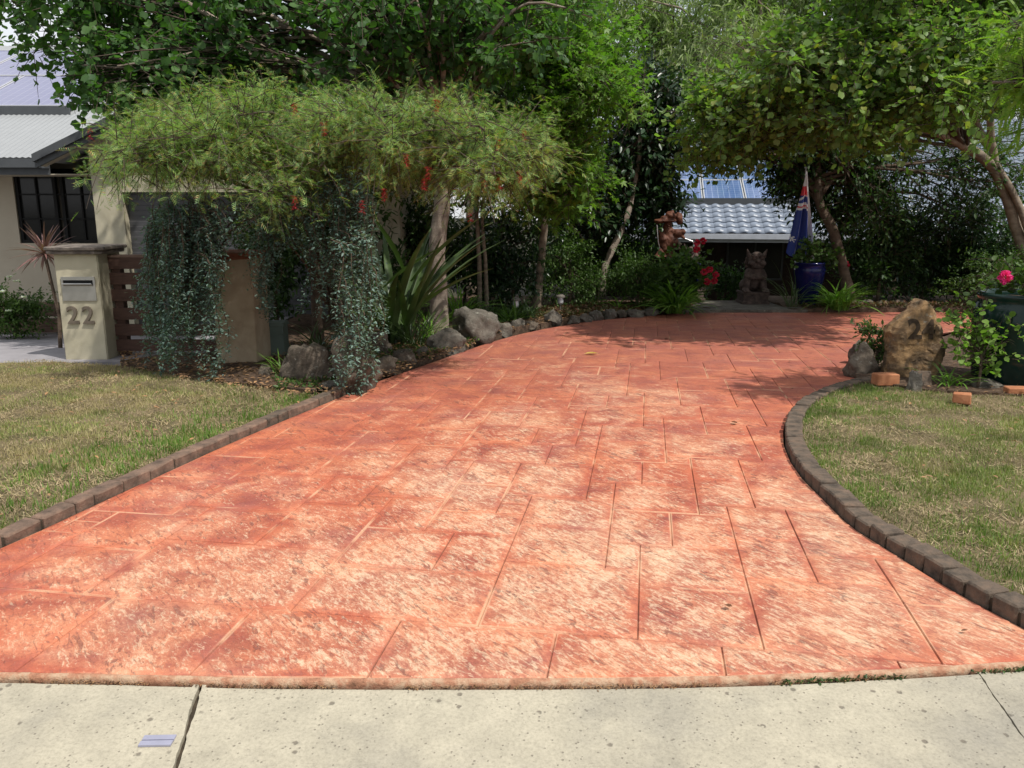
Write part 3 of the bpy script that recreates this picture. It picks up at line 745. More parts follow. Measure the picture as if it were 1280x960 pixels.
def gap_litter(name, label, n, mat, x0, x1, size, rng, up=.3, bias=None):
    X = rng.uniform(x0, x1, n); ys = np.interp(X, [p.x for p in FRONT], [p.y for p in FRONT]); Y = ys + rng.normal(-.008, .005, n); Z = np.full(n, -.024) + rng.uniform(0, .012, n); az = rng.uniform(0, 6.28, n)
    keep = np.array([mnoise.noise(Vector((x*3.1, 7, 7))) > -.15 for x in X]); X, Y, Z, az = X[keep], Y[keep], Z[keep], az[keep]
    o = scatter(name, L_OVAL, np.column_stack([X, Y, Z]), np.column_stack([np.cos(az), np.sin(az), rng.uniform(-.2, up, len(X))]), np.tile([.1, .1, 1.], (len(X), 1)), rng.uniform(*size, len(X)), mat); tag(o, label, 'debris', None, 'stuff')
gap_litter('grit', 'dark grit and crumbs caught in the joint between driveway and apron', 3200, LITTER, -2.6, 2.6, (.004, .012), rg)
gap_litter('moss', 'small mossy weeds in the joint at the right end of the driveway edge', 900, SHADEL, .9, 2.4, (.008, .02), rg, 1.2)
litter('leaf_litter', 'a few dead leaves on the right lawn', lv(RL, -10, 4.5), 120, rg, LITTER, (.03, .05), .07)

# ================================================================ THE HOUSES
def prism(mb, poly, y0, y1, mi=0):
    """extrude an x-z outline along y"""
    n = len(poly); vs = [(p[0], y0, p[1]) for p in poly] + [(p[0], y1, p[1]) for p in poly]
    mb.add(vs, [tuple(range(n)), tuple(range(n, 2*n))[::-1]] + [(i, n+i, n+(i+1) % n, (i+1) % n) for i in range(n)], mi)
def slabquad(mb, a, b, c, d, th, mi=0):
    """thick sheet on four corners a,b,c,d (top face), thickness down its normal"""
    a, b, c, d = map(Vector, (a, b, c, d)); nr = (b-a).cross(d-a).normalized()
    if nr.z < 0: nr = -nr
    vs = [a, b, c, d] + [p - nr*th for p in (a, b, c, d)]
    mb.add(vs, [(0,1,2,3), (7,6,5,4), (0,4,5,1), (1,5,6,2), (2,6,7,3), (3,7,4,0)], mi)

def mat_panel(name, c1, c2, line, sx, sy, rough=.12, u='x'):
    m, nt, b = new_mat(name); w = coords(nt)
    sp = nt.nodes.new('ShaderNodeSeparateXYZ'); nt.links.new(w, sp.inputs[0])
    def ln(o, s, wd):
        fr = mth(nt, 'FRACT', mth(nt, 'MULTIPLY', o, s)); return mth(nt, 'LESS_THAN', fr, wd)
    l = mth(nt, 'MAXIMUM', ln(sp.outputs['X'], sx, .06), mth(nt, 'MULTIPLY', ln(sp.outputs['Y'], sy, .06), .6))
    c = mix(nt, l, mix(nt, noise(nt, w, 3, 3), c1, c2), line)
    nt.links.new(c, b.inputs['Base Color']); b.inputs['Roughness'].default_value = rough; b.inputs['Coat Weight'].default_value = .6; b.inputs['Coat Roughness'].default_value = .05
    return m
M['panelL'] = mat_panel('pale_lavender_solar_cells', (.1, .1, .2), (.14, .14, .26), (.26, .26, .36), 6.5, 6.5, .3)
M['panelB'] = mat_panel('blue_solar_cells', (.04, .08, .21), (.06, .12, .28), (.25, .32, .48), 6.4, 6.4)
M['alu'] = mat_simple('aluminium_frame', (.6, .6, .62), .35, .6)
M['glass'] = mat_simple('dark_window_glass', (.02, .02, .02), .08)
M['curtain'] = mat_simple('dim_blind', (.12, .105, .085), .8)

# ---- left house (number 22)
hl = thing('house', 'cream rendered house with pale metal roof and solar panels behind the mailbox pillar', 'house', (-7, 13, -.3))
def hb(name, mb, mat, parent=None, smooth=False, **k):
    o = mb.build(name, mat, None, smooth)
    if parent is not None:
        o.parent = parent
        if parent.type == 'EMPTY' and not parent.parent: o.matrix_parent_inverse = Matrix.Translation(-Vector(parent.location))
    for a, b in k.items(): o[a] = b
    return o
EZ = 2.14; S22 = math.tan(R(22)); YE = 12.55
GY = 12.2      # garage front
xl = At(122, 300, GY).x; xo = At(158, 300, GY).x; zdoor = At(200, 240, GY).z
# main wall with a window opening
WY = 13.5; wx0, wx1 = At(20, 260, WY).x, At(127, 260, WY).x; wz0, wz1 = At(60, 304, WY).z, At(60, 211, WY).z
mb = MB()
mb.cbox(-20, wx0, WY, WY+.2, -.6, EZ+.12); mb.cbox(wx1, -4.9, WY, WY+.2, -.6, EZ+.12)
mb.cbox(wx0, wx1, WY, WY+.2, -.6, wz0); mb.cbox(wx0, wx1, WY, WY+.2, wz1, EZ+.12)
hb('wall', mb, M['wall'], hl)
# garage wing front with opening
gz = EZ + .49*( -3.2 - (xl-.6)); xr = xl + 4.4; xm = (xl+xr)/2
def gable_z(x): return EZ - .05 + .45*(min(x, 2*xm-x) - (xl-.55))
ox1 = xo + 2.9
mb = MB()
prism(mb, [(xl, -.6), (xo, -.6), (xo, gable_z(xo)), (xl, gable_z(xl))], GY, GY+.22)
prism(mb, [(xo, zdoor), (ox1, zdoor), (ox1, gable_z(ox1)), (xm, gable_z(xm)), (xo, gable_z(xo))], GY, GY+.22)
prism(mb, [(ox1, -.6), (xr, -.6), (xr, gable_z(xr)), (ox1, gable_z(ox1))], GY, GY+.22)
mb.cbox(xl, xl+.2, GY+.22, 16, -.6, EZ+.1); mb.cbox(xr-.2, xr, GY+.22, 18, -.6, EZ+.1)
hb('garage_wall', mb, M['render'], hl)
mb = MB(); z = -.6
while z < zdoor+.05:
    mb.box(((xo+ox1)/2, GY+.16, z+.037), (ox1-xo, .02, .075), rx=R(10)); z += .075
hb('roller_door', mb, M['shutter'], hl)
# window
fw = MB(); d = .05
for x in (wx0+d/2, wx1-d/2, (wx0+wx1)/2-.06, (wx0+wx1)/2+.06): fw.cbox(x-d/2, x+d/2, WY+.03, WY+.09, wz0, wz1)
for z in (wz0+d/2, wz1-d/2): fw.cbox(wx0, wx1, WY+.028, WY+.088, z-d/2, z+d/2)
wf = hb('window', fw, M['dark'], hl)
mm = MB(); q = (wx1-wx0)
for x in (wx0+q*.24, wx0+q*.76): mm.cbox(x-.012, x+.012, WY+.04, WY+.07, wz0, wz1)
for z in (wz0+(wz1-wz0)*f for f in (.33, .66)): mm.cbox(wx0, wx1, WY+.042, WY+.068, z-.012, z+.012)
o = mm.build('glazing_bars', M['dark']); o.parent = wf; o.matrix_parent_inverse = wf.matrix_world.inverted()
for k in range(2):
    gm = MB(); a = wx0 + q*.5*k; gm.cbox(a+.05, a+q*.5-.06, WY+.075, WY+.08, wz0+.05, wz1-.05)
    o = gm.build('pane', M['glass']); o.parent = wf
cm = MB(); n = 30
for k in range(n): x = wx0+.06+(q-.12)*k/n; cm.box((x, WY+.14, (wz0+wz1)/2), ((q-.12)/n*.9, .01, wz1-wz0-.06), R(25))
hb('blind', cm, M['curtain'], hl)
# roof of the main wing: ribbed sheet
def ribbed(mb, x0, x1, za_, ya, yb, sl, pitch=.09, h=.012):
    n = int((x1-x0)/pitch*2); vs = []
    for k in range(n+1):
        x = x0 + (x1-x0)*k/n; e = h if k % 2 else 0
        vs += [(x, ya, za_+e), (x, yb, za_+(yb-ya)*sl+e)]
    mb.add(vs, [(2*k, 2*k+2, 2*k+3, 2*k+1) for k in range(n)])
xe = At(60, 200, YE).x
rf = MB(); ribbed(rf, -22, xe+3.6, EZ+.04, YE, 19.2, S22); slabquad(rf, (-22, YE+.02, EZ+.02), (xe+.02, YE+.02, EZ+.02), (xe+.02, 19.2, EZ+.02+6.63*S22), (-22, 19.2, EZ+.02+6.63*S22), .03)
roof = hb('roof', rf, M['whiteroof'], hl)
def ch(name, mb, mat, par, smooth=False):
    o = mb.build(name, mat, None, smooth); o.parent = par; return o
g = MB(); g.cbox(-22, xe, YE-.11, YE, EZ-.1, EZ+.03); g.cbox(-22, xe, YE, YE+.03, EZ-.2, EZ-.02); g.cbox(xe-.04, xe+.012, YE-.125, YE-.01, EZ-.11, EZ+.05)
hb('gutter', g, M['darkmetal'], hl)
sf = MB(); sf.cbox(-22, xl+.0, YE+.03, WY, EZ-.2, EZ-.185); hb('soffit', sf, M['wall'], hl)
# garage wing gable roof with dark barge board
gx0 = xl - .62; gw = MB()
slabquad(gw, (gx0, GY-.25, EZ), (xm, GY-.25, EZ+.45*(xm-gx0)), (xm, 19, EZ+.45*(xm-gx0)), (gx0, 19, EZ), .04)
slabquad(gw, (2*xm-gx0, GY-.25, EZ), (xm, GY-.25, EZ+.45*(xm-gx0)), (xm, 19, EZ+.45*(xm-gx0)), (2*xm-gx0, 19, EZ), .04)
hb('garage_roof', gw, M['whiteroof'], hl)
bb = MB()
for s in (-1, 1):
    xa = gx0 if s < 0 else 2*xm-gx0; zt = EZ+.45*(xm-gx0)
    prism(bb, [(xa, EZ-.13), (xa, EZ+.03), (xm, zt+.03), (xm, zt-.13)], GY-.29, GY-.25)
    prism(bb, [(xa-.0, EZ-.05), (xa, EZ+.055), (xm, zt+.055), (xm, zt-.05)], GY-.35, GY-.29)
hb('barge_board', bb, M['darkmetal'], hl)
sf = MB(); prism(sf, [(gx0, EZ-.1), (xm, EZ+.45*(xm-gx0)-.1), (xm, EZ+.45*(xm-gx0)-.085), (gx0, EZ-.085)], GY-.25, GY); hb('soffit', sf, M['wall'], hl)
# solar panels on the left roof
def solar(parent, x0, z_at, y0, w, dpt, sl, mat, inv, lift=.1):
    """one panel: frame part, cell sheet under it as sub-part; lies on a slope running up along +y"""
    c = Vector((x0+w/2, y0, z_at(y0)+lift)); L = dpt/math.cos(math.atan(sl)); ang = math.atan(sl)
    fm = MB(); t = .03
    fm.cbox(-w/2, w/2, 0, t, -.03, .012); fm.cbox(-w/2, w/2, L-t, L, -.03, .012)
    fm.cbox(-w/2, -w/2+t, t, L-t, -.03, .012); fm.cbox(w/2-t, w/2, t, L-t, -.03, .012)
    f = fm.build('solar_panel', M['alu']); f.parent = parent; f.location = c - inv; f.rotation_euler = (ang, 0, 0)
    cm = MB(); cm.cbox(-w/2+t, w/2-t, t, L-t, -.02, .004); s = cm.build('cells', mat); s.parent = f
    return f
z_l = lambda y: EZ+.04+(y-YE)*S22
xr_ = At(123, 100, 17).x
pinv = Vector(hl.location)
for r_, (ya, yb) in enumerate(((14.55, 16.35), (16.38, 18.25))):
    for k in range(6):
        solar(hl, (At(117, 118, 15.4).x, At(113, 85, 17.3).x)[r_]-(k+1)*1.72, z_l, ya, 1.69, yb-ya, S22, M['panelL'], pinv, .13)
rr = MB(); rr.cbox(-20, At(117, 118, 15.4).x, 14.5, 14.53, z_l(14.5)+.0, z_l(14.5)+.13)
hb('panel_rail', rr, M['darkmetal'], hl)

# ---- right-hand house beyond the garden (tiled roof)
hr = thing('house', 'low dark brown brick house with shade toned walls, blue grey tiled roof and solar panels behind the statues', 'house', (5.2, 22, -1.7), R(-9.2))
hinv = Vector(hr.location); EY, EZ2, SL = 22.0, .74, math.tan(R(22)); RX0, RX1, RL_ = 1.2, 16.2, 8.6
TW, TL = .315, .33
def tile_mesh():
    n = 7; vs = []; L = TL*1.08
    for j, (y, dz) in enumerate(((0, 0), (L, -.012))):
        for k in range(n+1):
            x = TW*k/n; e = .034*max(0, math.sin(math.pi*min(1, x/(TW*.7))))**.8
            vs.append((x, y, e+.03+dz*1.6))
    top = n+1
    fs = [(k, k+1, top+k+1, top+k) for k in range(n)]
    b0 = len(vs); vs += [(TW*k/n, 0.004, vs[k][2]-.028) for k in range(n+1)]
    fs += [(b0+k, b0+k+1, k+1, k) for k in range(n)]
    me = bpy.data.meshes.new('roof_tile'); me.from_pydata(vs, [], fs); me.materials.append(M['tile'])
    me.polygons.foreach_set('use_smooth', [i < n for i in range(len(fs))]); return me, vs, fs
tme, tvs, tfs = tile_mesh()
rb_ = MB(); slabquad(rb_, (RX0, EY, EZ2), (RX1, EY, EZ2), (RX1, EY+RL_, EZ2+RL_*SL), (RX0, EY+RL_, EZ2+RL_*SL), .08)
slabquad(rb_, (RX0, EY+2*RL_, EZ2), (RX1, EY+2*RL_, EZ2), (RX1, EY+RL_, EZ2+RL_*SL), (RX0, EY+RL_, EZ2+RL_*SL), .08)
roof2 = hb('roof', rb_, M['darkmetal'], hr)
ang = math.atan(SL); ncol = int((RX1-RX0)/TW); nrow = int(RL_/math.cos(ang)/TL); cnt = 0; restt = MB()
rt = random.Random(4); Rm = Matrix.Rotation(ang, 3, 'X')
for r_ in range(nrow):
    for c_ in range(ncol):
        s = r_*TL; p = Vector((RX0+c_*TW, EY-.04+s*math.cos(ang), EZ2+s*math.sin(ang)+.005))
        if cnt < 299:
            o = bpy.data.objects.new('roof_tile', tme); C.objects.link(o); o.parent = roof2
            o.matrix_basis = Matrix.Translation(p) @ Matrix.Rotation(ang+rt.uniform(-.01, .01), 4, 'X') @ Matrix.Rotation(rt.uniform(-.012, .012), 4, 'Y')
            cnt += 1
        else: restt.add([Rm @ Vector(v) + p for v in tvs], tfs)
o = restt.build('upper_roof_tiles', M['tile']); o.parent = roof2; o['kind'] = 'stuff'
g = MB(); g.cbox(RX0-.1, RX1, EY-.17, EY-.03, EZ2-.13, EZ2+.0); g.cbox(RX0, RX1, EY-.03, EY+.01, EZ2-.22, EZ2-.05)
hb('gutter', g, M['gutterwhite'], hr)
w_ = MB(); w_.cbox(RX0+.5, RX1-.3, EY+4.1, EY+4.35, -2, EZ2-.1); w_.cbox(RX0+.5, RX0+.75, EY+.4, EY+16, -2, EZ2-.1); w_.cbox(RX1-.55, RX1-.3, EY+.4, EY+16, -2, EZ2-.1)
hb('wall', w_, M['brickwall'], hr)
sf = MB(); sf.cbox(RX0, RX1, EY+.01, EY+4.1, EZ2-.22, EZ2-.2); hb('soffit', sf, M['timber'], hr)
for x in (6.0, 10.2):
    wm_ = MB()
    for a, b in ((x, x+.06), (x+.82, x+.88), (x+1.64, x+1.7)): wm_.cbox(a, b, EY+4.05, EY+4.1, -.75, .45)
    wm_.cbox(x, x+1.7, EY+4.048, EY+4.098, -.81, -.75); wm_.cbox(x, x+1.7, EY+4.048, EY+4.098, .45, .51)
    wd = hb('window', wm_, M['darkmetal'], hr); gm = MB(); gm.cbox(x+.03, x+1.67, EY+4.07, EY+4.08, -.75, .45); ch('pane', gm, M['glass'], wd)
z_r = lambda y: EZ2+.06+(y-EY)*SL
for r_, (ya, yb) in enumerate(((23.75, 25.1), (25.12, 26.47))):
    for k in range(4):
        x = 3.95 + k*1.14
        solar(hr, x, z_r, ya, 1.11, yb-ya, SL, M['panelB'], hinv, .12)
rr = MB(); rr.cbox(3.95, 8.5, 23.72, 23.75, z_r(23.72)-.01, z_r(23.72)+.16)
hb('panel_rail', rr, M['darkmetal'], hr)

# ================================================================ PILLARS, FENCE, MAILBOX
def text_mesh(s, size, depth, font_bold=.0):
    cu_ = bpy.data.curves.new('t', 'FONT'); cu_.body = s; cu_.size = size; cu_.extrude = depth; cu_.offset = font_bold; cu_.align_x = 'CENTER'; cu_.resolution_u = 4
    o = bpy.data.objects.new('t', cu_); C.objects.link(o); bpy.context.view_layer.update()
    me = bpy.data.meshes.new_from_object(o.evaluated_get(bpy.context.evaluated_depsgraph_get())); bpy.data.objects.remove(o); bpy.data.curves.remove(cu_); return me
def pillar_mesh(w, d, h, taper, name, mat, parent, amp=.004):
    bm = bmesh.new(); bmesh.ops.create_cube(bm, size=1)
    bmesh.ops.bevel(bm, geom=[e for e in bm.edges if abs((e.verts[0].co-e.verts[1].co).z) > .5], offset=.02, segments=2, affect='EDGES')
    bmesh.ops.subdivide_edges(bm, edges=bm.edges[:], cuts=7, use_grid_fill=True)
    for v in bm.verts:
        k = 1 - taper*(v.co.z+.5); v.co = Vector((v.co.x*w*k, v.co.y*d*k, (v.co.z+.5)*h))
        v.co += Vector((mnoise.noise(v.co*5), mnoise.noise(v.co*5+Vector((9, 0, 0))), 0))*amp
    me = bpy.data.meshes.new(name); bm.to_mesh(me); bm.free(); return link(name, me, mat, parent, False)
def slate_cap(w, d, z, mat, parent, seed, layers=2, name='cap'):
    bm = bmesh.new(); r = random.Random(seed)
    for L in range(layers):
        hh = .038; ww, dd = w*(1-.06*(layers-1-L)), d*(1-.06*(layers-1-L)); n = 28; ring = []
        ox, oy = r.uniform(-.01, .01), r.uniform(-.01, .01)
        for zz, k in ((0, .975), (.008, 1.0), (hh-.008, 1.0), (hh, .97)):
            rg_ = []
            for i in range(n):
                a = 2*math.pi*i/n; s = max(abs(math.cos(a)), abs(math.sin(a))); x, y = math.cos(a)/s*ww/2, math.sin(a)/s*dd/2
                j = 1 + .035*mnoise.noise(Vector((x*7+seed, y*7, L*3+zz*20)))
                rg_.append(bm.verts.new((x*k*j+ox, y*k*j+oy, z+L*hh+zz+.006*mnoise.noise(Vector((x*6, y*6, seed+L))))))
            ring.append(rg_)
        for a, b in zip(ring, ring[1:]):
            for i in range(n): bm.faces.new((a[i], a[(i+1) % n], b[(i+1) % n], b[i]))
        bm.faces.new(ring[-1]); bm.faces.new(ring[0][::-1])
    bmesh.ops.triangulate(bm, faces=[f for f in bm.faces if len(f.verts) > 4])
    me = bpy.data.meshes.new(name); bm.to_mesh(me); bm.free(); return link(name, me, mat, parent)
pb = G(79, 448, .03); pc = G(137, 446, .03); pw = (pc-pb).length*1.0; PH = 1.12
pc_ = (pb+pc)/2; base_z = zd(pc_.x, pc_.y)
mp = thing('mailbox_pillar', 'cream rendered mailbox pillar numbered 22 under a rough stone cap', 'pillar', (pc_.x, pc_.y+.25, base_z))
pillar_mesh(pw, .5, PH, 0, 'shaft', M['render'], mp)
slate_cap(pw+.16, .66, PH-.01, M['slate'], mp, 3, 2)
fz = At(99, 361, pc_.y).z - base_z; fx = At(99, 361, pc_.y).x - pc_.x; fw_ = 42/scl(At(99, 361, pc_.y)); fh = 30/scl(At(99, 361, pc_.y))
lb = MB(); Y0 = -.25
lb.cbox(fx-fw_/2, fx+fw_/2, Y0-.012, Y0+.01, fz-fh/2, fz+fh*.12); lb.cbox(fx-fw_/2, fx+fw_/2, Y0-.012, Y0+.01, fz+fh*.36, fz+fh/2)
lb.cbox(fx-fw_/2, fx-fw_/2+.02, Y0-.0125, Y0+.01, fz+fh*.12, fz+fh*.36); lb.cbox(fx+fw_/2-.02, fx+fw_/2, Y0-.0125, Y0+.01, fz+fh*.12, fz+fh*.36)
lbx = lb.build('letterbox', M['steel'], mp)
fl_ = MB(); fl_.box((fx, Y0-.024, fz+fh*.17), (fw_*.86, .05, .008), rx=R(-32)); fl_.build('flap', M['steel'], lbx)
fl_ = MB(); fl_.cbox(fx-fw_/2+.02, fx+fw_/2-.02, Y0-.003, Y0+.002, fz+fh*.12, fz+fh*.36); fl_.build('slot', M['dark'], lbx)
for k, px in enumerate((93, 112)):
    p = At(px, 404, pc_.y); me = text_mesh('2', 22/.72/scl(p), .01, .004); me.materials.append(M['number'])
    o = link('digit', me, None, mp); o.rotation_euler = (R(90), 0, 0); o.location = (p.x-pc_.x, Y0-.012, p.z-base_z)

q0 = G(272, 456, .03); q1 = G(322, 456, .03); qc = (q0+q1)/2
bp = thing('brown_pillar', 'stained brown rendered pillar with terracotta cap half hidden by blue weeping foliage', 'pillar', (qc.x, qc.y+.25, zd(qc.x, qc.y)))
pillar_mesh((q1-q0).length, .5, 1.08, 0, 'shaft', M['render_brown'], bp); slate_cap((q1-q0).length+.05, .55, 1.07, M['tercap'], bp, 8, 2)
# slat fence between the pillars
fx0 = pc_.x + pw/2; fx1 = qc.x - .2; fy = pc_.y + .3
sfn = thing('slat_fence', 'low fence of brown stained horizontal timber slats between the two pillars', 'fence', (fx0, fy, base_z))
pm = MB(); pm.cbox(.02, .11, -.06, .03, 0, 1.06); pm.build('post', M['timber'], sfn)
pm = MB(); pm.cbox(fx1-fx0-.1, fx1-fx0, -.06, .03, 0, 1.06); pm.build('post', M['timber'], sfn)
sl_me = None
for k, py in enumerate((328, 347.5, 368, 391, 411, 430)):
    z = At(170, py, fy).z - base_z
    if not sl_me:
        b_ = MB(); b_.box((0, 0, 0), (fx1-fx0-.0, .022, .125)); sl_me = b_.mesh('slat', M['timber'])
    o = link('slat', sl_me, None, sfn); o.location = ((fx1-fx0)/2, -.072, z)
pm = MB(); pm.box(((fx1-fx0)/2, -.02, 1.075), (fx1-fx0, .14, .025)); pm.build('top_rail', M['sleeper'], sfn)
# timber sleepers retaining the neighbour's bed
slp = thing('sleeper_wall', 'two stacked timber sleepers retaining the neighbour rose bed', 'retaining wall', (-7.2, 12.2, -.4))
for k in range(2):
    m_ = MB(); m_.box((.1, 0, .16+.24*k), (2.6, .1, .2)); m_.build('sleeper', M['sleeper'], slp)
m_ = MB(); m_.box((1.25, -.08, .2), (.1, .06, .5)); m_.build('stake', M['sleeper'], slp)
# green-grey utility box
u0 = G(342, 446, .03)
ub = thing('utility_box', 'small grey green plastic service box beside the brown pillar', 'box', (u0.x, u0.y+.1, zd(u0.x, u0.y)+.04))
m_ = MB(); m_.box((0, 0, .16), (.24, .2, .32), taper=.94); m_.build('case', M['plastic_grey'], ub)
m_ = MB(); m_.box((0, 0, .335), (.26, .22, .035), taper=.92); m_.build('lid', M['plastic_grey'], ub)

# ================================================================ TREES AND SHRUBS
def bez(a, b, c, n):
    return [a*(1-t)**2 + b*2*t*(1-t) + c*t*t for t in (k/n for k in range(n+1))]
def wander(pts, amp, rng):
    return [p + Vector(rng.normal(0, amp, 3)) if 0 < i < len(pts)-1 else p for i, p in enumerate(pts)]
def rand_ell(c, r, n, rng, shell=.5):
    d = rng.normal(size=(n, 3)); d = unit(d)*(rng.random((n, 1))**(1/3*(1-shell)))
    return np.array(c) + d*np.array(r)
def tree(name, label, cat, base, trunk, clusters, leaf, tpl, size, rng, nsub=9, ntwig=6, nleaf=9, twig=.3, droop=.2, bark='bark_brown', group=None,
         twigs=True, limb_r=.35, extra_trunks=(), spread=.6, flat=.0, kind_trunk='trunk', crown_name='crown', side=.8, outward=1.0):
    """trunk: [(point, radius)]; clusters: [(centre, radii)] or [(centre, radii, trunk parameter)]"""
    root = thing(name, label, cat, base, 0, group); bl = Vector(base)
    wood = MB(); tp = [Vector(p) for p, r in trunk]; tr = [r for p, r in trunk]
    def smooth_tube(ps, rs_, sides=8):
        pp = catmull(ps, 4) if len(ps) > 2 else ps
        rr = [rs_[min(int(i/4), len(rs_)-1)]*(1-(i/4 % 1)) + rs_[min(int(i/4)+1, len(rs_)-1)]*(i/4 % 1) for i in range(len(pp))] if len(ps) > 2 else rs_
        wood.tube([p + Vector((mnoise.noise(p*3), mnoise.noise(p*3+Vector((5, 5, 5))), 0))*.02 for p in pp], [r*(1+.12*mnoise.noise(p*6)) for r, p in zip(rr, pp)], sides)
    smooth_tube(tp, tr, 10)
    for et in extra_trunks: smooth_tube([Vector(p) for p, r in et], [r for p, r in et], 8)
    LP, LD, LN, TW = [], [], [], []
    cen = np.mean([np.array(c[0]) for c in clusters], 0)
    for cl in clusters:
        c = Vector(cl[0]); rad = cl[1]; k = cl[2] if len(cl) > 2 else rng.uniform(.55, 1)
        f = k*(len(tp)-1); i = min(int(f), len(tp)-2); st = tp[i].lerp(tp[i+1], f-i); r0 = max(.006, (tr[i]*(1-(f-i)) + tr[i+1]*(f-i))*limb_r*1.6)
        mid = st.lerp(c, .5) + Vector((0, 0, .12*(c-st).length))
        limb = wander(bez(st, mid, c, 6), .03*(c-st).length/2, rng); wood.tube(limb, [r0*(1-.75*t/6) for t in range(7)], 6, True, 0 if r0 > .03 else 1)
        subs = rand_ell(c, rad, nsub, rng, .6)
        for s in subs:
            s = Vector(s); a = limb[rng.integers(2, 7)]; br = bez(a, a.lerp(s, .5)+Vector((0, 0, .06)), s, 3)
            wood.tube(br, [r0*.3, r0*.22, r0*.16, r0*.1], 4, False, 1)
            for t in range(ntwig):
                o = br[rng.integers(1, 4)] + Vector(rng.normal(0, .04, 3)); d = (s - c)*outward; d = Vector(d).normalized()*spread + Vector(rng.normal(0, .6, 3)); d.z = d.z*(1-flat) - droop; d.normalize()
                L = twig*rng.uniform(.6, 1.3); e = o + d*L; e2 = e + Vector((d.x, d.y, d.z-droop*1.6))*L*.4
                if twigs: wood.tube([o, e, e2], [.005, .0035, .002], 3, False, 1)
                TW.append((o, e, e2))
                for q in range(nleaf):
                    u = (q+.6)/nleaf; p = o.lerp(e, u*1.35) if u < .74 else e.lerp(e2, (u-.74)/.26)
                    LP.append(p); dd = d*.5 + Vector(rng.normal(0, side*.6, 3)); dd.z -= droop*1.2; LD.append(dd)
                    LN.append(Vector((rng.normal(0, .4), rng.normal(0, .4), 1)))
    tk = wood.build(kind_trunk, [M[bark], M['twig']], None, True); tk.parent = root; tk.matrix_parent_inverse = Matrix.Translation(-bl)
    n = len(LP); P = np.array([tuple(p) for p in LP]) + rng.normal(0, size*.3, (n, 3))
    cr = scatter(crown_name, tpl, P, np.array([tuple(p) for p in LD]), np.array([tuple(p) for p in LN]), size*rng.uniform(.6, 1.25, n), leaf)
    cr.parent = root; cr.matrix_parent_inverse = Matrix.Translation(-bl)
    return root, TW

# clusters from picture boxes at a depth: returns centres filling a box px0..px1, py0..py1, y0..y1
def fill(px0, px1, py0, py1, y0, y1, n, r, rng, flatz=.7, k=None):
    out = []
    for i in range(n):
        p = At(rng.uniform(px0, px1), rng.uniform(py0, py1), rng.uniform(y0, y1)); s = rng.uniform(.75, 1.2)
        out.append((tuple(p), (r*s, r*s, r*s*flatz)) + ((k,) if k else ()))
    return out
rng = np.random.default_rng(21)

# left bauhinia: trunk beside the rocks, dark round leaves over the roof
tb = G(547, 419); Yt = tb.y
def T(px, py, Y, r): return (tuple(At(px, py, Y)), r)
cl = (fill(70, 150, 30, 108, 8.6, 10.2, 7, .42, rng) + fill(110, 300, -40, 120, 8.8, 11, 14, .5, rng) + fill(300, 520, -60, 110, 8.8, 11.5, 16, .52, rng)
      + fill(500, 660, -60, 80, 9, 11.5, 10, .5, rng) + fill(10, 120, -90, 5, 8.8, 11, 5, .5, rng) + fill(560, 720, -120, 10, 9.5, 12, 6, .5, rng) + fill(160, 300, 60, 150, 9.2, 10.4, 7, .4, rng))
tree('round_leaf_tree', 'dark round leaved tree over the left roof with a thick grey trunk', 'tree', tb,
     [(tuple(tb-Vector((0,0,.1))), .15), T(549, 380, Yt, .118), T(547, 300, Yt, .108), T(552, 245, Yt, .1), T(545, 160, Yt, .08), T(535, 95, Yt, .06), T(520, 30, Yt-.3, .04)],
     cl, BAUL, L_HEART, .085, rng, nsub=8, ntwig=6, nleaf=7, twig=.26, droop=.25, bark='bark_grey',
     extra_trunks=[[T(549, 255, Yt, .08), T(566, 180, Yt, .06), T(572, 100, Yt, .05), T(610, 40, Yt-.3, .035), T(660, -30, Yt-.5, .02)], [T(545, 165, Yt, .045), T(480, 70, Yt-.2, .03), T(400, -10, Yt-.4, .02), T(280, -40, Yt-.6, .012)],
                   [T(545, 140, Yt, .035), T(600, 60, Yt-.6, .02), T(660, 4, Yt-.8, .014), T(740, 22, Yt-1, .008)]])

# grevillea canopy of fine needles
gb = G(398, 440)
def gcl(n, a): return a
TOPY = [(105,195),(160,168),(220,134),(300,106),(380,118),(450,130),(520,120),(600,138),(680,152),(710,172)]
BOTY = [(105,200),(150,228),(200,215),(260,222),(300,262),(345,292),(385,258),(430,232),(480,225),(520,246),(560,230),(600,252),(640,240),(690,205),(710,190)]
cl = []
for i in range(84):
    px = rng.uniform(146, 672); t_ = np.interp(px, *zip(*TOPY))+16; b_ = max(t_+6, np.interp(px, *zip(*BOTY))-22); py = t_+(b_-t_)*rng.random()**1.15
    s = rng.uniform(.15, .27); cl.append((tuple(At(px, py, rng.uniform(6.9, 8.5))), (s, s, s*.6)))
gr, TWG = tree('weeping_grevillea', 'broad grevillea with fine yellow green needle foliage and red flowers arching over the pillars', 'tree', gb,
     [(tuple(gb), .07), T(396, 380, gb.y, .06), T(392, 300, gb.y, .05), T(400, 230, gb.y-.2, .045), T(395, 170, gb.y-.3, .035)], cl, GRV, L_GREV, .082, rng, nsub=6, ntwig=7, nleaf=11, twig=.25, droop=.13, bark='bark_brown', side=1.15, limb_r=.4, flat=.2)
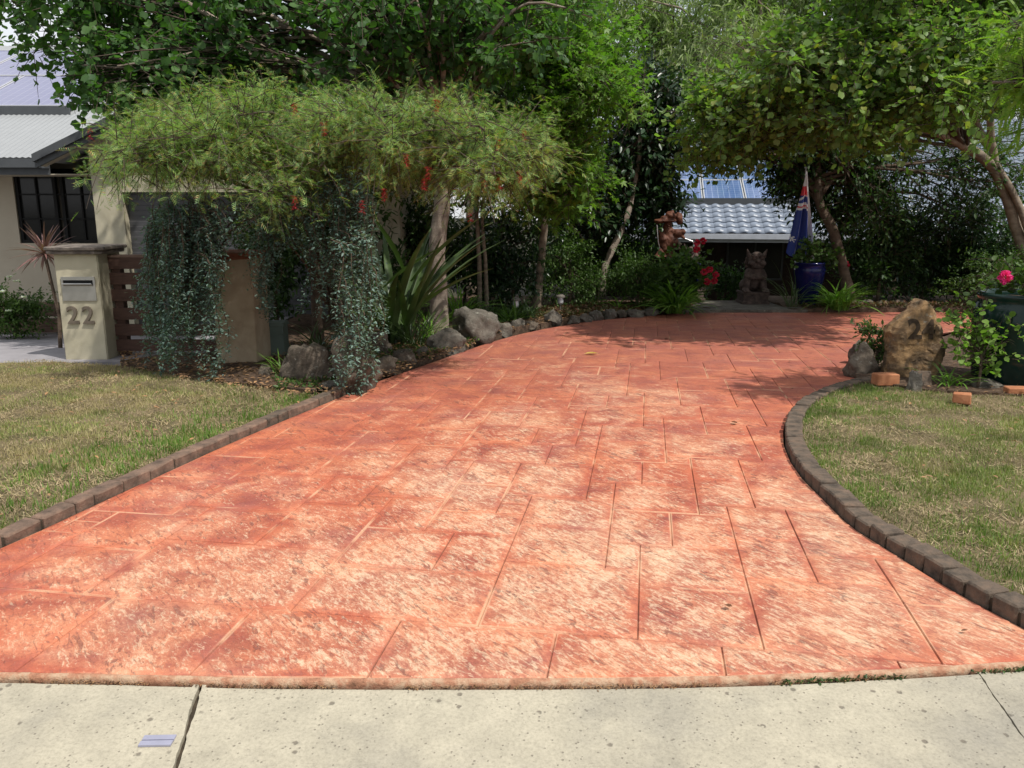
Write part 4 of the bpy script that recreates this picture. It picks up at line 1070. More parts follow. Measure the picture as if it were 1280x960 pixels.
def flower_brush(parent, p, mat, L=.1, r=.026):
    n = 60; a = rng.uniform(0, 2*np.pi, n); t = rng.uniform(0, 1, n)
    P = np.column_stack([np.zeros(n), np.zeros(n), -t*L]); D = np.column_stack([np.cos(a), np.sin(a), rng.uniform(-.6, .2, n)])
    o = scatter('flower', L_NEEDLE, P, D, np.tile([0, 0, 1.], (n, 1)), r*rng.uniform(.8, 1.6, n), mat); o.parent = parent; o.location = Vector(p) - Vector(parent.location); return o
for px, py, Y in ((368,128,6.75),(508,192,6.7),(546,124,6.9),(605,225,7.1),(625,222,7.1),(530,222,6.8),(535,208,6.8),(650,213,7.2),(655,160,7.2),(368,245,6.8),(622,172,7.1),(588,262,7.3),(452,250,6.9),(112,160,7.3),(405,152,6.7),(480,235,6.8)):
    flower_brush(gr, At(px, py, Y), M['flower_red'])

# bright maple-like tree
mb_ = G(671, 391); Y = mb_.y
cl = fill(655, 760, 60, 160, 10.4, 12.2, 14, .5, rng) + fill(650, 745, 150, 245, 10.6, 12, 11, .45, rng) + fill(640, 725, 205, 262, 10.8, 12, 8, .33, rng) + fill(690, 760, 20, 110, 10.6, 12.4, 7, .5, rng) + fill(640, 740, -60, 40, 10.8, 12.5, 5, .55, rng)
tree('maple_tree', 'bright yellow green maple on a thin pale trunk beside the drive', 'tree', mb_,
     [(tuple(mb_), .07), T(674, 350, Y, .06), T(680, 290, Y, .055), T(686, 220, Y, .045), T(700, 120, Y, .035), T(710, 20, Y, .02)], cl, BRIGHT, L_PALM, .1, rng, nsub=9, ntwig=7, nleaf=8, twig=.24, droop=.15, bark='bark_pale')

# dark glossy magnolia with slanting stem
db = G(748, 388)
cl = fill(765, 830, 95, 180, 13.9, 15, 12, .42, rng) + fill(745, 835, 180, 262, 13.9, 15, 17, .45, rng) + fill(720, 810, 230, 300, 13.6, 14.8, 10, .4, rng) + fill(800, 835, 225, 262, 14, 14.6, 3, .3, rng)
tree('glossy_dark_tree', 'narrow dark glossy leaved tree with a slanting grey stem left of the tiled roof', 'tree', db,
     [(tuple(At(752, 372, 13.6)), .07), T(757, 332, 13.6, .06), T(783, 272, 13.7, .045), T(798, 200, 13.8, .04), T(805, 110, 13.8, .02)], cl, DARKL, L_OVAL, .14, rng, nsub=8, ntwig=6, nleaf=8, twig=.26, droop=.2, bark='bark_grey')

# thin twin-stemmed tree
fb_ = G(600, 396)
cl = fill(555, 655, 120, 250, 11.2, 12.8, 14, .42, rng) + fill(560, 640, 215, 255, 11.6, 12.8, 4, .33, rng) + fill(570, 700, 20, 110, 11.8, 13.5, 6, .5, rng)
tree('twin_stem_tree', 'slender tree with two thin pale stems rising from the rocks right of the thick trunk', 'tree', fb_,
     [(tuple(fb_), .04), T(600, 340, fb_.y, .035), T(596, 270, fb_.y, .03), T(600, 180, fb_.y, .025), T(610, 90, fb_.y, .015)], cl, MIDL, L_OVAL, .075, rng, nsub=8, ntwig=6, nleaf=8, twig=.24, bark='bark_pale',
     extra_trunks=[[(tuple(fb_+Vector((.1, 0, 0))), .035), T(608, 340, fb_.y, .03), T(603, 262, fb_.y, .026), T(620, 180, fb_.y, .015)]])

# right bauhinia over the drive
YR = 13.3; rbp = At(1290, 392, YR); rbp.z = zd(rbp.x, rbp.y)
cl = (fill(965, 1130, 58, 150, 8.8, 12.2, 27, .45, rng, .7) + fill(885, 985, 115, 165, 9.4, 12, 12, .4, rng, .7) + fill(1080, 1240, 20, 145, 8.8, 12.5, 24, .48, rng) + fill(1180, 1330, -60, 110, 9, 12.5, 14, .5, rng)
      + fill(1060, 1250, -70, 60, 9, 12, 17, .52, rng) + fill(1030, 1100, 135, 158, 9.6, 11.8, 7, .3, rng) + fill(865, 930, 150, 190, 10.4, 11.6, 4, .33, rng) + fill(1150, 1330, -220, -60, 8.6, 11, 8, .6, rng))
tree('round_leaf_tree', 'spreading tree with olive green round leaves and a forked pale trunk at the right', 'tree', rbp,
     [(tuple(rbp), .1), T(1284, 330, YR, .095), T(1264, 265, YR, .085), T(1243, 212, YR, .075), T(1205, 182, YR-.4, .075), T(1165, 164, YR-.8, .055), T(1110, 152, YR-1.4, .05), T(1050, 150, YR-2, .025)], cl, BAUR, L_HEART, .074, rng,
     nsub=8, ntwig=7, nleaf=8, twig=.26, droop=.18, bark='bark_pale', limb_r=.25,
     extra_trunks=[[T(1246, 216, YR, .06), T(1238, 160, YR-.2, .06), T(1236, 110, YR-.5, .05), T(1200, 30, YR-1, .03)], [T(1240, 185, YR-.05, .07), T(1222, 160, YR-.2, .06), T(1216, 130, YR-.4, .04), T(1180, 60, YR-.8, .02)], [T(1290, 300, YR-.15, .05), T(1268, 245, YR-.12, .05), T(1243, 200, YR, .045)]])

# dark tree behind the flag
eb = G(1056, 383)
cl = fill(925, 1020, 160, 212, 13.8, 15, 13, .42, rng) + fill(1000, 1115, 160, 250, 13.8, 15, 15, .45, rng) + fill(1040, 1120, 230, 290, 13.4, 14.8, 8, .4, rng) + fill(965, 1000, 210, 235, 13.8, 14.6, 4, .25, rng) + fill(1130, 1290, 195, 240, 13.4, 15, 5, .42, rng) + fill(1200, 1290, 240, 290, 13.6, 14.8, 4, .35, rng)
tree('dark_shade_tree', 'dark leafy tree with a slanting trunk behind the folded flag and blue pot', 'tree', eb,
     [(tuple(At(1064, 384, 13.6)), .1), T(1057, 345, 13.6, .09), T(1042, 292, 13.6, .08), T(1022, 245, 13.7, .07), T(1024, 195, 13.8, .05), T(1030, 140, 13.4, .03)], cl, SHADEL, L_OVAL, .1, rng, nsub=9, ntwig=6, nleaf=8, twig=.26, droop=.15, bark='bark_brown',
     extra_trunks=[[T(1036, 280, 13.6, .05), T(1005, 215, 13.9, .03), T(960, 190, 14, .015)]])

# feathery branch tree at the right edge
YF = 6.2; fbp = Vector((5.3, 6.6, 0))
cl = fill(1245, 1310, 20, 60, 5.9, 6.6, 4, .13, rng, .5) + fill(1235, 1300, 75, 125, 5.9, 6.6, 6, .14, rng, .5) + fill(1275, 1320, 140, 175, 5.9, 6.6, 3, .13, rng, .5) + fill(1310, 1400, -60, 160, 5.8, 7, 9, .25, rng)
tree('feather_leaf_tree', 'light green feathery fronds hanging in at the top right edge', 'tree', fbp,
     [(tuple(fbp), .09), (tuple(fbp+Vector((-.05, 0, 1.3))), .08), (tuple(fbp+Vector((-.25, -.2, 2.4))), .06), (tuple(fbp+Vector((-.5, -.3, 3.3))), .03)], cl, FEATH, L_FEATHER, .2, rng, nsub=3, ntwig=3, nleaf=4, twig=.16, droop=.06, flat=.6, outward=1, bark='bark_grey')

# fine-leaved mid tree in front of the gums
cl = fill(850, 960, 95, 165, 15, 17, 14, .6, rng) + fill(870, 980, 40, 120, 15.5, 17.5, 9, .7, rng)
b0 = At(1120, 330, 16.6); b0.z = zd(b0.x, b0.y)
tree('olive_tree', 'brownish olive fine leaved tree above the blue solar panels', 'tree', b0, [(tuple(b0), .1), T(1110, 250, 16.6, .08), T(1040, 170, 16.4, .06), T(930, 100, 16.2, .03)], cl, OLIVE, L_LANCE, .14, rng, nsub=9, ntwig=7, nleaf=8, twig=.35, droop=.3)

# gum trees far behind
def gum(px, Y, ztop, w, label, leaf=EUC, n=26, py_lo=140, seed=0, tpl=L_LANCE, size=.4, lean=0.0):
    r = np.random.default_rng(900+seed); b = At(px, 250, Y); b.z = zd(b.x, b.y)-.2
    zlo = At(px, py_lo, Y).z
    cl = [((b.x+r.normal(0, w*.4)+lean*t, b.y+r.normal(0, w*.35), zlo+(ztop-zlo)*t), (w*.2, w*.2, w*.13)) for t in r.random(n)]
    tk = [(tuple(b), .28), ((b.x+lean*.2, b.y, b.z+(ztop-b.z)*.35), .22), ((b.x+w*.12+lean*.6, b.y, b.z+(ztop-b.z)*.65), .13), ((b.x+lean, b.y, ztop-.4), .05)]
    return tree('gum_tree', label, 'tree', b, tk, cl, leaf, tpl, size, r, nsub=11, ntwig=7, nleaf=11, twig=.7, droop=.3, bark='bark_pale', twigs=False, limb_r=.35, group='tall gum trees beyond the tiled roof')
gum(900, 36, 11.5, 6.0, 'pale gum tree showing white branches high above the blue solar panels', seed=1, n=17, py_lo=95, lean=1.0)
gum(815, 42, 12.0, 5.5, 'grey green gum tree between the bright maple and the pale gum', seed=2, n=15, py_lo=120)
gum(1010, 40, 12, 5, 'darker gum tree right of the pale gum above the tiled roof', OLIVE, seed=3, n=13, py_lo=160)
gum(1110, 38, 14, 8, 'gum tree behind the middle of the olive round leaved crown', OLIVE, seed=4, n=36, py_lo=170)
gum(1260, 42, 14, 8, 'gum tree behind the right picture edge over the roof ridge', OLIVE, seed=5, n=30, py_lo=170)
gum(700, 40, 12, 5, 'gum tree far behind the bright maple crown', OLIVE, seed=6, n=18, py_lo=150)
gum(20, 48, 9.2, 7, 'round green tree far behind the left solar panels', MIDL, seed=7, n=16, py_lo=90, tpl=L_OVAL, size=.4)
gum(590, 30, 7.5, 4.5, 'dark tree behind the thick grey trunk', SHADEL, seed=8, n=24, py_lo=190, tpl=L_OVAL, size=.3)

# shrubs
def shrub(name, label, px, py, Y, w, h, leaf, tpl, size, seed, n=10, cat='shrub', nsub=8, ntwig=5, nleaf=8, droop=.05, twig=.2, dy=None, group=None, bark='bark_brown', x=None):
    r = np.random.default_rng(seed); b = At(px, py, Y) if Y else G(px, py)
    b.z = zd(b.x, b.y)+.04; dy = dy or w*.5
    cl = [(tuple(Vector((b.x+r.uniform(-1, 1)*w*.36, b.y+r.uniform(-1, 1)*dy*.5, b.z+h*r.uniform(.15, .8)))), (w*.2, w*.2, h*.2)) for _ in range(n)]
    return tree(name, label, cat, b, [(tuple(b), .03), (tuple(b+Vector((.02, 0, h*.3))), .025), (tuple(b+Vector((-.02, .02, h*.6))), .015)], cl, leaf, tpl, size, r, nsub=nsub, ntwig=ntwig, nleaf=nleaf, twig=twig, droop=droop, bark=bark, kind_trunk='stem', crown_name='foliage', group=group, twigs=False)
gh = 'dark shrubs crowding behind the drive'
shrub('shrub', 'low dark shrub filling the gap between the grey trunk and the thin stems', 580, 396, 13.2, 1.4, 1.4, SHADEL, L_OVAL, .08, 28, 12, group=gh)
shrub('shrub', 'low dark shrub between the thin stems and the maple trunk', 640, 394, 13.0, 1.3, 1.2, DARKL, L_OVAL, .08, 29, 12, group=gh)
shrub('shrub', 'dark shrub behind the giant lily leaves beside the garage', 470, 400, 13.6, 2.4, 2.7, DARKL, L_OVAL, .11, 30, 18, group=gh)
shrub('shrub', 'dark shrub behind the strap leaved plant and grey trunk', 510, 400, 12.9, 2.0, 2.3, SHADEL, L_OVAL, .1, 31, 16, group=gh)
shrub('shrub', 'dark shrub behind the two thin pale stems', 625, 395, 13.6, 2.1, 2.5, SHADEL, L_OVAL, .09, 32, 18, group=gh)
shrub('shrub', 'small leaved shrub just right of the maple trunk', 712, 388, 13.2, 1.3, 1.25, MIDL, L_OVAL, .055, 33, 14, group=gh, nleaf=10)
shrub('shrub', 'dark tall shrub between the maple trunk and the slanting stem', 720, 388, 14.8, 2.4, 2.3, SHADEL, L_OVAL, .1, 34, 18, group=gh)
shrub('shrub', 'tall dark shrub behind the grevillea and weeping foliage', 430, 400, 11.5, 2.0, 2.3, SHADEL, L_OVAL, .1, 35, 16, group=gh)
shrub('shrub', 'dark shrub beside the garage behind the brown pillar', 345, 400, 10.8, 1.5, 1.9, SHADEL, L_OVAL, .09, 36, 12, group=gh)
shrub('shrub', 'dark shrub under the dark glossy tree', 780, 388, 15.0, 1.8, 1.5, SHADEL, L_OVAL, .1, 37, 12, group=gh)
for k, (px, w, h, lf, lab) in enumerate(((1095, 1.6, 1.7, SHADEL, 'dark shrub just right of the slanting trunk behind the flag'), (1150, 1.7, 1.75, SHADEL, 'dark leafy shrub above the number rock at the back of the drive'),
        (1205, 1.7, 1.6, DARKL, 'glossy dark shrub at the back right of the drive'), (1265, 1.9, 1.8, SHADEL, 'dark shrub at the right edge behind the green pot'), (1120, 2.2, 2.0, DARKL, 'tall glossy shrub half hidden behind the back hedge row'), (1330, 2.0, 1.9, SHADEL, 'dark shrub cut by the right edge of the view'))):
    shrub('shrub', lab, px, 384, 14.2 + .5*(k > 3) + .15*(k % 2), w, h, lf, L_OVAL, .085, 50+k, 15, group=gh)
shrub('shrub', 'lighter small leaved bush leaning in at the right behind the green pot', 1258, 384, 13.0, 2.1, 1.35, MIDL, L_OVAL, .05, 60, 14, nleaf=12)
shrub('shrub', 'hibiscus bush with mid green leaves behind the left strappy clump', 795, 386, 13.3, 1.0, .9, MIDL, L_OVAL, .055, 61, 12, nleaf=9)
shrub('geranium_bush', 'leafy geranium bush spilling over the left blue pot beneath the carved figure', 852, 386, 12.85, .75, .88, MIDL, L_ROUND, .07, 62, 11, nleaf=6)
shrub('rose_bush', 'rose bush with white blooms in front of the neighbour wall', 18, 396, 11.6, 1.1, .72, MIDL, L_OVAL, .06, 63, 11)
rbo = [o for o in C.objects if o.name == 'rose_bush'][0]
for px, py in ((12, 347), (20, 352), (11, 389), (30, 372), (3, 365)):
    p = At(px, py, 11.15); n = 12; a = rng.uniform(0, 6.28, n)
    o = scatter('flower', L_ROUND, np.zeros((n, 3)), np.column_stack([np.cos(a), np.sin(a), rng.uniform(.1, .9, n)]), np.column_stack([np.cos(a), np.sin(a), -np.ones(n)]), np.full(n, .045), M['flower_white']); o.parent = rbo; o.location = p - rbo.location
shrub('shrub', 'dark low shrub under the second dark lion statue', 905, 384, 14.9, .9, .55, SHADEL, L_OVAL, .07, 64, 7)

# rusty groundcover and low plants along the left bed (nobody could count)
litter('groundcover', 'rusty brown low groundcover along the rocks left of the strappy clump', Gv([(672,398),(740,394),(800,388),(812,381),(740,380),(672,386)], .05), 5200, rng, RUST, (.04, .075), .06, L_OVAL, 1.4, 'groundcover')
litter('groundcover', 'green low groundcover behind the rocks beside the thin stems', Gv([(600,412),(670,396),(660,384),(590,392)], .05), 2600, rng, MIDL, (.04, .08), .07, L_OVAL, 1.4, 'groundcover')
litter('leaf_litter', 'dry leaves lying between the rocks of the left border', [p+Vector((-.05, .1)) for p in FARL[:10]]+[p+Vector((-.2, .9)) for p in FARL[:10]][::-1], 2600, rng, LITTER, (.03, .06), .06)
litter('groundcover', 'dry brown mulch plants at the foot of the back hedge', [(4.7, 13.05), (11, 13.1), (11, 13.7), (4.7, 13.7)], 3000, rng, RUST, (.04, .08), .07, L_OVAL, 1.2, 'groundcover')

# ---- blue-green weeping foliage
def weeping(name, label, strands, base, seed):
    r = np.random.default_rng(seed); root = thing(name, label, 'shrub', base); P, D, N, S = [], [], [], []; wood = MB(); bl = Vector(base)
    arcs = {}
    for (px, pt, pb, Y) in strands:
        a = At(px, pt, Y); b = At(px + r.uniform(-6, 6), pb, Y + r.uniform(-.05, .12)); st = bl + Vector((0, 0, 1.7)); 
        pts = [a + (b-a)*t + Vector((.06*math.sin(t*5+px), .06*math.cos(t*4+px), 0))*min(1, t*2) for t in np.linspace(0, 1, 9)]
        pts = [a + Vector(((st.x-a.x)*.25, .12, .1)), a + Vector(((st.x-a.x)*.08, .05, .07))] + pts
        wood.tube(pts, [.005]*4 + [.004]*4 + [.002]*(len(pts)-8), 3, False)
        L = (b-a).length; n = int(L*215); t = r.random(n)**.85; idx = t*(len(pts)-1); i = np.minimum(idx.astype(int), len(pts)-2); f = (idx-i)[:, None]
        pa = np.array([tuple(p) for p in pts]); pp = pa[i]*(1-f) + pa[i+1]*f + r.normal(0, 1, (n, 3))*(.01+.022*r.random((n, 1))); az = r.uniform(0, 2*np.pi, n)
        P.append(pp); D.append(np.column_stack([np.cos(az), np.sin(az), r.uniform(-.9, .3, n)])); N.append(np.column_stack([r.normal(0, .5, n), r.normal(0, .5, n), np.ones(n)])); S.append(r.uniform(.024, .045, n))
    top = []
    for (px, pt, pb, Y) in strands[::4]:
        a = At(px, pt, Y); m_ = bl.lerp(a, .5); m_.z = max(a.z, bl.z+1.0); wood.tube(bez(bl+Vector((0, 0, .2)), m_, a, 6), [.018, .016, .014, .012, .01, .008, .006], 5, False)
    w = wood.build('stems', M['bark_brown'], None, True); w.parent = root; w.matrix_parent_inverse = Matrix.Translation(-bl)
    o = scatter('foliage', L_OVAL[0:1] + (L_OVAL[1],), np.concatenate(P), np.concatenate(D), np.concatenate(N), np.concatenate(S), BLUEL); o.parent = root; o.matrix_parent_inverse = Matrix.Translation(-bl)
    return root
r = np.random.default_rng(3); st = []
def strands(px0, px1, t0, t1, b0, b1, n, Y0, Y1):
    for _ in range(n): st.append((r.uniform(px0, px1), r.uniform(t0, t1), r.uniform(b0, b1), r.uniform(Y0, Y1)))
strands(182, 205, 272, 320, 360, 440, 14, 7.5, 8.0); strands(190, 230, 262, 325, 400, 478, 30, 7.3, 7.8); strands(222, 262, 262, 330, 320, 440, 26, 7.3, 7.8)
strands(262, 290, 290, 350, 400, 485, 7, 7.25, 7.45); strands(235, 330, 258, 285, 290, 330, 32, 7.3, 7.8); strands(190, 320, 258, 285, 290, 330, 22, 7.5, 8.1)
weeping('weeping_wattle', 'blue green weeping foliage hanging over the brown pillar and slat fence', st, G(240, 455), 5)
st = []
strands(322, 346, 265, 300, 340, 405, 13, 7.5, 7.9); strands(350, 385, 240, 280, 290, 335, 12, 7.4, 7.8); strands(382, 402, 250, 280, 300, 395, 10, 7.4, 7.7)
strands(422, 470, 215, 310, 330, 470, 24, 7.1, 7.6); strands(425, 472, 300, 400, 430, 505, 13, 6.7, 7.0); strands(400, 440, 225, 260, 300, 400, 16, 7.4, 7.8)
weeping('weeping_wattle', 'blue green weeping foliage trailing down over the boulders to the drive edge', st, G(425, 445), 6)

# ---- strap-leaved plants: each big leaf is a part
def strap_mesh(L, w, arch, fold=.25, n=7, tw=0):
    vs = []; 
    for i in range(n+1):
        t = i/n; ww = w*min(1, .45+t*1.6)*max(.02, (1-t**3.0)); a = arch*t
        y = L*(math.sin(a)/arch if arch > .01 else t)*1.0; z = L*((1-math.cos(a))/arch if arch > .01 else 0)
        vs += [(-ww/2, y, -z+ww*fold), (0, y, -z), (ww/2, y, -z+ww*fold)]
    fs = []
    for i in range(n): k = i*3; fs += [(k, k+1, k+4, k+3), (k+1, k+2, k+5, k+4)]
    me = bpy.data.meshes.new('leaf'); me.from_pydata(vs, [], fs); me.polygons.foreach_set('use_smooth', [True]*len(fs)); return me
def rosette(name, label, base, n, L, w, arch, elev, mat, seed, jitter=.04, cat='plant', tier=0, thick=True):
    r = random.Random(seed); root = thing(name, label, cat, base); ms = []
    for k in range(8):
        me = strap_mesh(L*r.uniform(.75, 1.1), w*r.uniform(.8, 1.15), r.uniform(*arch)); me.materials.append(mat); ms.append(me)
    for k in range(n):
        o = bpy.data.objects.new('leaf', r.choice(ms)); C.objects.link(o); o.parent = root
        az = k*2.399 + r.uniform(-.3, .3); el = R(r.uniform(*elev)); o.rotation_euler = (el, r.uniform(-.25, .25), az)
        o.location = (r.uniform(-jitter, jitter), r.uniform(-jitter, jitter), r.uniform(0, tier))
    return root
rosette('giant_lily', 'big dark strap leaved lily leaning over the rocks left of the grey trunk', G(497, 428, .04), 34, 1.65, .1, (.25, .7), (48, 84), STRAP, 4, .12)
b1 = G(470, 400, .04)
rosette('giant_lily', 'second dark strap leaved clump behind the weeping foliage', b1, 22, 1.5, .085, (.2, .6), (55, 85), STRAP, 5, .12)
# two very broad leaves crossing the trunk
gl = [o for o in C.objects if o.name == 'giant_lily'][0]
for k, (a, b, w) in enumerate(((At(515, 352, 9.7), At(590, 262, 9.5), .17), (At(480, 360, 9.6), At(545, 300, 9.4), .13), (At(505, 340, 9.6), At(470, 262, 9.3), .11))):
    d = b-a; me = strap_mesh(d.length*1.05, w, .25, .2); me.materials.append(STRAP); o = link('leaf', me, None, gl)
    o.rotation_mode = 'QUATERNION'; o.rotation_quaternion = d.to_track_quat('Y', 'Z'); o.location = a - gl.location
rosette('strappy_clump', 'green grassy strappy clump right behind the thick grey trunk', G(572, 402, .04), 50, .85, .022, (.6, 1.5), (45, 82), AGAP, 6, .1)
rosette('strappy_clump', 'thin strappy clump at the foot of the giant lily among dry leaves', G(520, 432, .04), 40, .6, .02, (.4, 1.3), (40, 82), STRAP, 7, .1)
rosette('agapanthus', 'bright green agapanthus clump at the drive edge below the carved figure', G(842, 391, .04), 130, .8, .036, (.9, 1.9), (38, 84), AGAP, 8, .12)
rosette('agapanthus', 'agapanthus clump beside the blue pot under the flag', G(1048, 387, .04), 110, .72, .034, (.9, 1.9), (38, 84), AGAP, 9, .12)
rosette('strappy_clump', 'small strappy clump between the boulders below the weeping foliage', G(355, 470, .04), 26, .34, .014, (.5, 1.2), (40, 82), AGAP, 10, .07)
rosette('strappy_clump', 'pale arching strappy leaves at the foot of the number rock', G(1186, 482, .04), 26, .36, .016, (.8, 1.8), (35, 75), AGAP, 11, .08)
rosette('strappy_clump', 'lone pale arching strap plant beside the garden lights', G(772, 388, .04), 7, .55, .028, (1.2, 2.0), (50, 80), LIMEL, 12, .04)
rosette('strappy_clump', 'thin arching grass clump between the lion statue and the blue pot', G(990, 384, .04), 34, .9, .016, (.5, 1.4), (50, 84), STRAP, 13, .12)
for k_, (px_, py_, lab_) in enumerate(((640, 402, 'low strappy tuft right of the largest boulder'), (660, 399, 'low strappy tuft by the first garden light'), (535, 425, 'low strappy tuft at the foot of the grey trunk'), (612, 396, 'arching strappy tuft between the thin pale stems and the first garden light'), (455, 432, 'strappy tuft behind the reddish rock under the trailing foliage'), (395, 440, 'dark strappy tuft behind the squarish boulder'))):
    rosette('strappy_clump', lab_, G(px_, py_, .04), 34, .42 + .06*(k_ % 3), .016, (.4, 1.4), (35, 82), (AGAP, STRAP)[k_ % 2], 300+k_, .09)
litter('groundcover', 'small green weeds and seedlings between the left border rocks', Gv([(345,488),(400,486),(470,464),(540,444),(620,420),(600,408),(500,430),(400,452),(340,470)], .05), 2200, rng, MIDL, (.03, .06), .055, L_OVAL, 1.4, 'groundcover')
# cordyline on a cane
cb = G(70, 446, .0); cb = At(68, 372, 9.6); cb.z = zd(cb.x, cb.y)
co = rosette('cordyline', 'purple spiky cordyline standing behind the mailbox pillar', cb, 70, .42, .026, (.1, .7), (-20, 80), PURP, 14, .01)
ctop = At(56, 318, 9.6)
for ch_ in co.children: ch_.location = (ctop.x-cb.x+ch_.location.x, ch_.location.y, ctop.z-cb.z+ch_.location.z)
cm = MB(); cm.tube([(0, 0, 0), (.03, 0, .4), (ctop.x-cb.x, 0, ctop.z-cb.z)], [.025, .02, .02], 6); cm.build('cane', M['bark_brown'], co)

# ================================================================ ROCKS
def rock_mesh(w, d, h, seed, mat, sub=3, rough_=.22, square=.0):
    bm = bmesh.new(); bmesh.ops.create_icosphere(bm, subdivisions=sub, radius=1); off = Vector((seed*3.7, seed*1.3, seed*.7))
    r = random.Random(seed); planes = [(Vector((r.gauss(0, 1), r.gauss(0, 1), r.gauss(0, .8))).normalized(), r.uniform(.62, .86)) for _ in range(14)]
    for v in bm.verts:
        n = v.co.normalized(); p = n.copy()
        if square: m_ = max(abs(n.x), abs(n.y), abs(n.z)); p = n.lerp(n/m_, square)
        for pn, pd in planes:
            k = p.dot(pn)
            if k > pd: p -= pn*(k-pd)*.9
        p *= 1 + rough_*mnoise.noise(n*1.6+off) + rough_*.5*mnoise.noise(n*4+off) + rough_*.3*mnoise.noise(n*10+off) - rough_*.5*abs(mnoise.noise(n*3.1+off*2))
        v.co = Vector((p.x*w/1.6, p.y*d/1.6, p.z*h/1.5))
    me = bpy.data.meshes.new('rock'); bm.to_mesh(me); bm.free(); me.materials.append(mat)
    me.polygons.foreach_set('use_smooth', [sub > 2]*len(me.polygons)); return me
def rock(label, px, py, wpx, hpx, mat, seed, dfac=.8, group='rocks bordering the left side of the driveway', dz=0.0, rz=None, name='rock', square=0, sub=4, rough_=.26):
    b = G(px, py, dz); s = scl(b); w, h = wpx/s*1.0, hpx/s*.98; d = max(w, h)*dfac
    o = link(name, rock_mesh(w, d, h*1.25, seed, M[mat], sub, rough_, square), None)
    o.location = (b.x, b.y+d*.42, b.z+h*.42); o.rotation_euler = (0, 0, rz if rz is not None else 0)
    return tag(o, label, 'rock', group)
RK = [('large squarish brown boulder just right of the brown pillar', 385, 482, 56, 44, 'rock_brown', 1), ('tall brown boulder under the trailing blue green foliage at the kerb end', 443, 492, 50, 62, 'rock_brown', 2),
 ('reddish rounded rock right behind the tall boulder', 469, 447, 36, 27, 'rock_brown', 3), ('buff angular rock at the drive edge right of the tall boulder', 478, 470, 32, 21, 'rock_brown', 4),
 ('red brown block rock between the buff angular rock and the small pale one', 505, 459, 31, 20, 'rock_brown', 5), ('small pale rock left of the long grey rock', 527, 449, 19, 13, 'rock_grey', 6),
 ('long grey lichened rock in front of the thick grey trunk', 557, 442, 46, 25, 'rock_grey', 7), ('largest grey boulder of the left border, at the foot of the thin stems', 592, 430, 58, 40, 'rock_grey', 8),
 ('low grey rock right of the largest boulder', 628, 420, 24, 15, 'rock_grey', 9), ('flat grey rock below the first garden light', 648, 414, 18, 12, 'rock_grey', 10),
 ('pair of small pale stones left of the maple trunk', 663, 412, 20, 9, 'rock_brown', 11), ('rounded grey rock at the foot of the maple trunk', 692, 407, 23, 14, 'rock_grey', 12),
 ('small flat stone below the second garden light', 718, 405, 15, 8, 'rock_grey', 13), ('small grey stone under the rusty groundcover, second right of the second garden light', 732, 403, 15, 9, 'rock_grey', 14),
 ('dark grey rock in the middle of the rusty groundcover', 746, 401, 18, 11, 'rock_grey', 15), ('pale topped rock right of the dark grey one in the groundcover', 762, 399, 17, 11, 'rock_grey', 16),
 ('small brown rock at the right end of the rusty groundcover', 777, 397, 13, 8, 'rock_brown', 17), ('low rock touching the left of the agapanthus clump', 794, 397, 20, 9, 'rock_grey', 18),
 ('flat rock half under the agapanthus clump', 815, 395, 18, 9, 'rock_grey', 19), ('small buff stone on the mulch left of the squarish boulder', 334, 476, 22, 18, 'rock_brown', 20),
 ('flat pale stone at the foot between the two big boulders', 410, 490, 24, 12, 'rock_grey', 21), ('thin upright grey stone behind the flat pale stone', 412, 476, 20, 12, 'rock_grey', 22)]
for lab, px, py, w, h, m_, sd in RK: rock(lab, px, py, w, h, m_, sd)
for k, (px, w) in enumerate(((1085, 22), (1106, 18), (1128, 20), (1180, 18), (1205, 26), (1232, 20), (1258, 24))):
    rock('%s stone edging the back of the drive %s' % (('flat', 'small', 'brown', 'pale', 'long', 'low', 'last flat')[k], ('right of the agapanthus clump', 'second right of the agapanthus clump', 'just left of the number rock tip', 'just right of the number rock tip', 'behind the round leaved plant', 'left of the green pot', 'behind the green pot')[k]), px, 384, w, 8, 'rock_brown' if k % 3 else 'rock_grey', 70+k, .7, 'stones along the back edge of the drive', sub=2)
rock('dark rounded stone left of the number rock, behind the brown rock', 1074, 456, 20, 24, 'rock_grey', 41, group='rocks of the right garden corner')
rock('brown rock at the corner of the drive left of the number rock', 1080, 473, 36, 33, 'rock_brown', 42, group='rocks of the right garden corner')
rock('flat pale stone lying below the round leaved plant', 1240, 491, 44, 11, 'rock_grey', 43, group='rocks of the right garden corner')
rock('small upright grey stone in front of the number rock', 1143, 494, 17, 25, 'rock_grey', 44, .5, 'rocks of the right garden corner', square=.5)
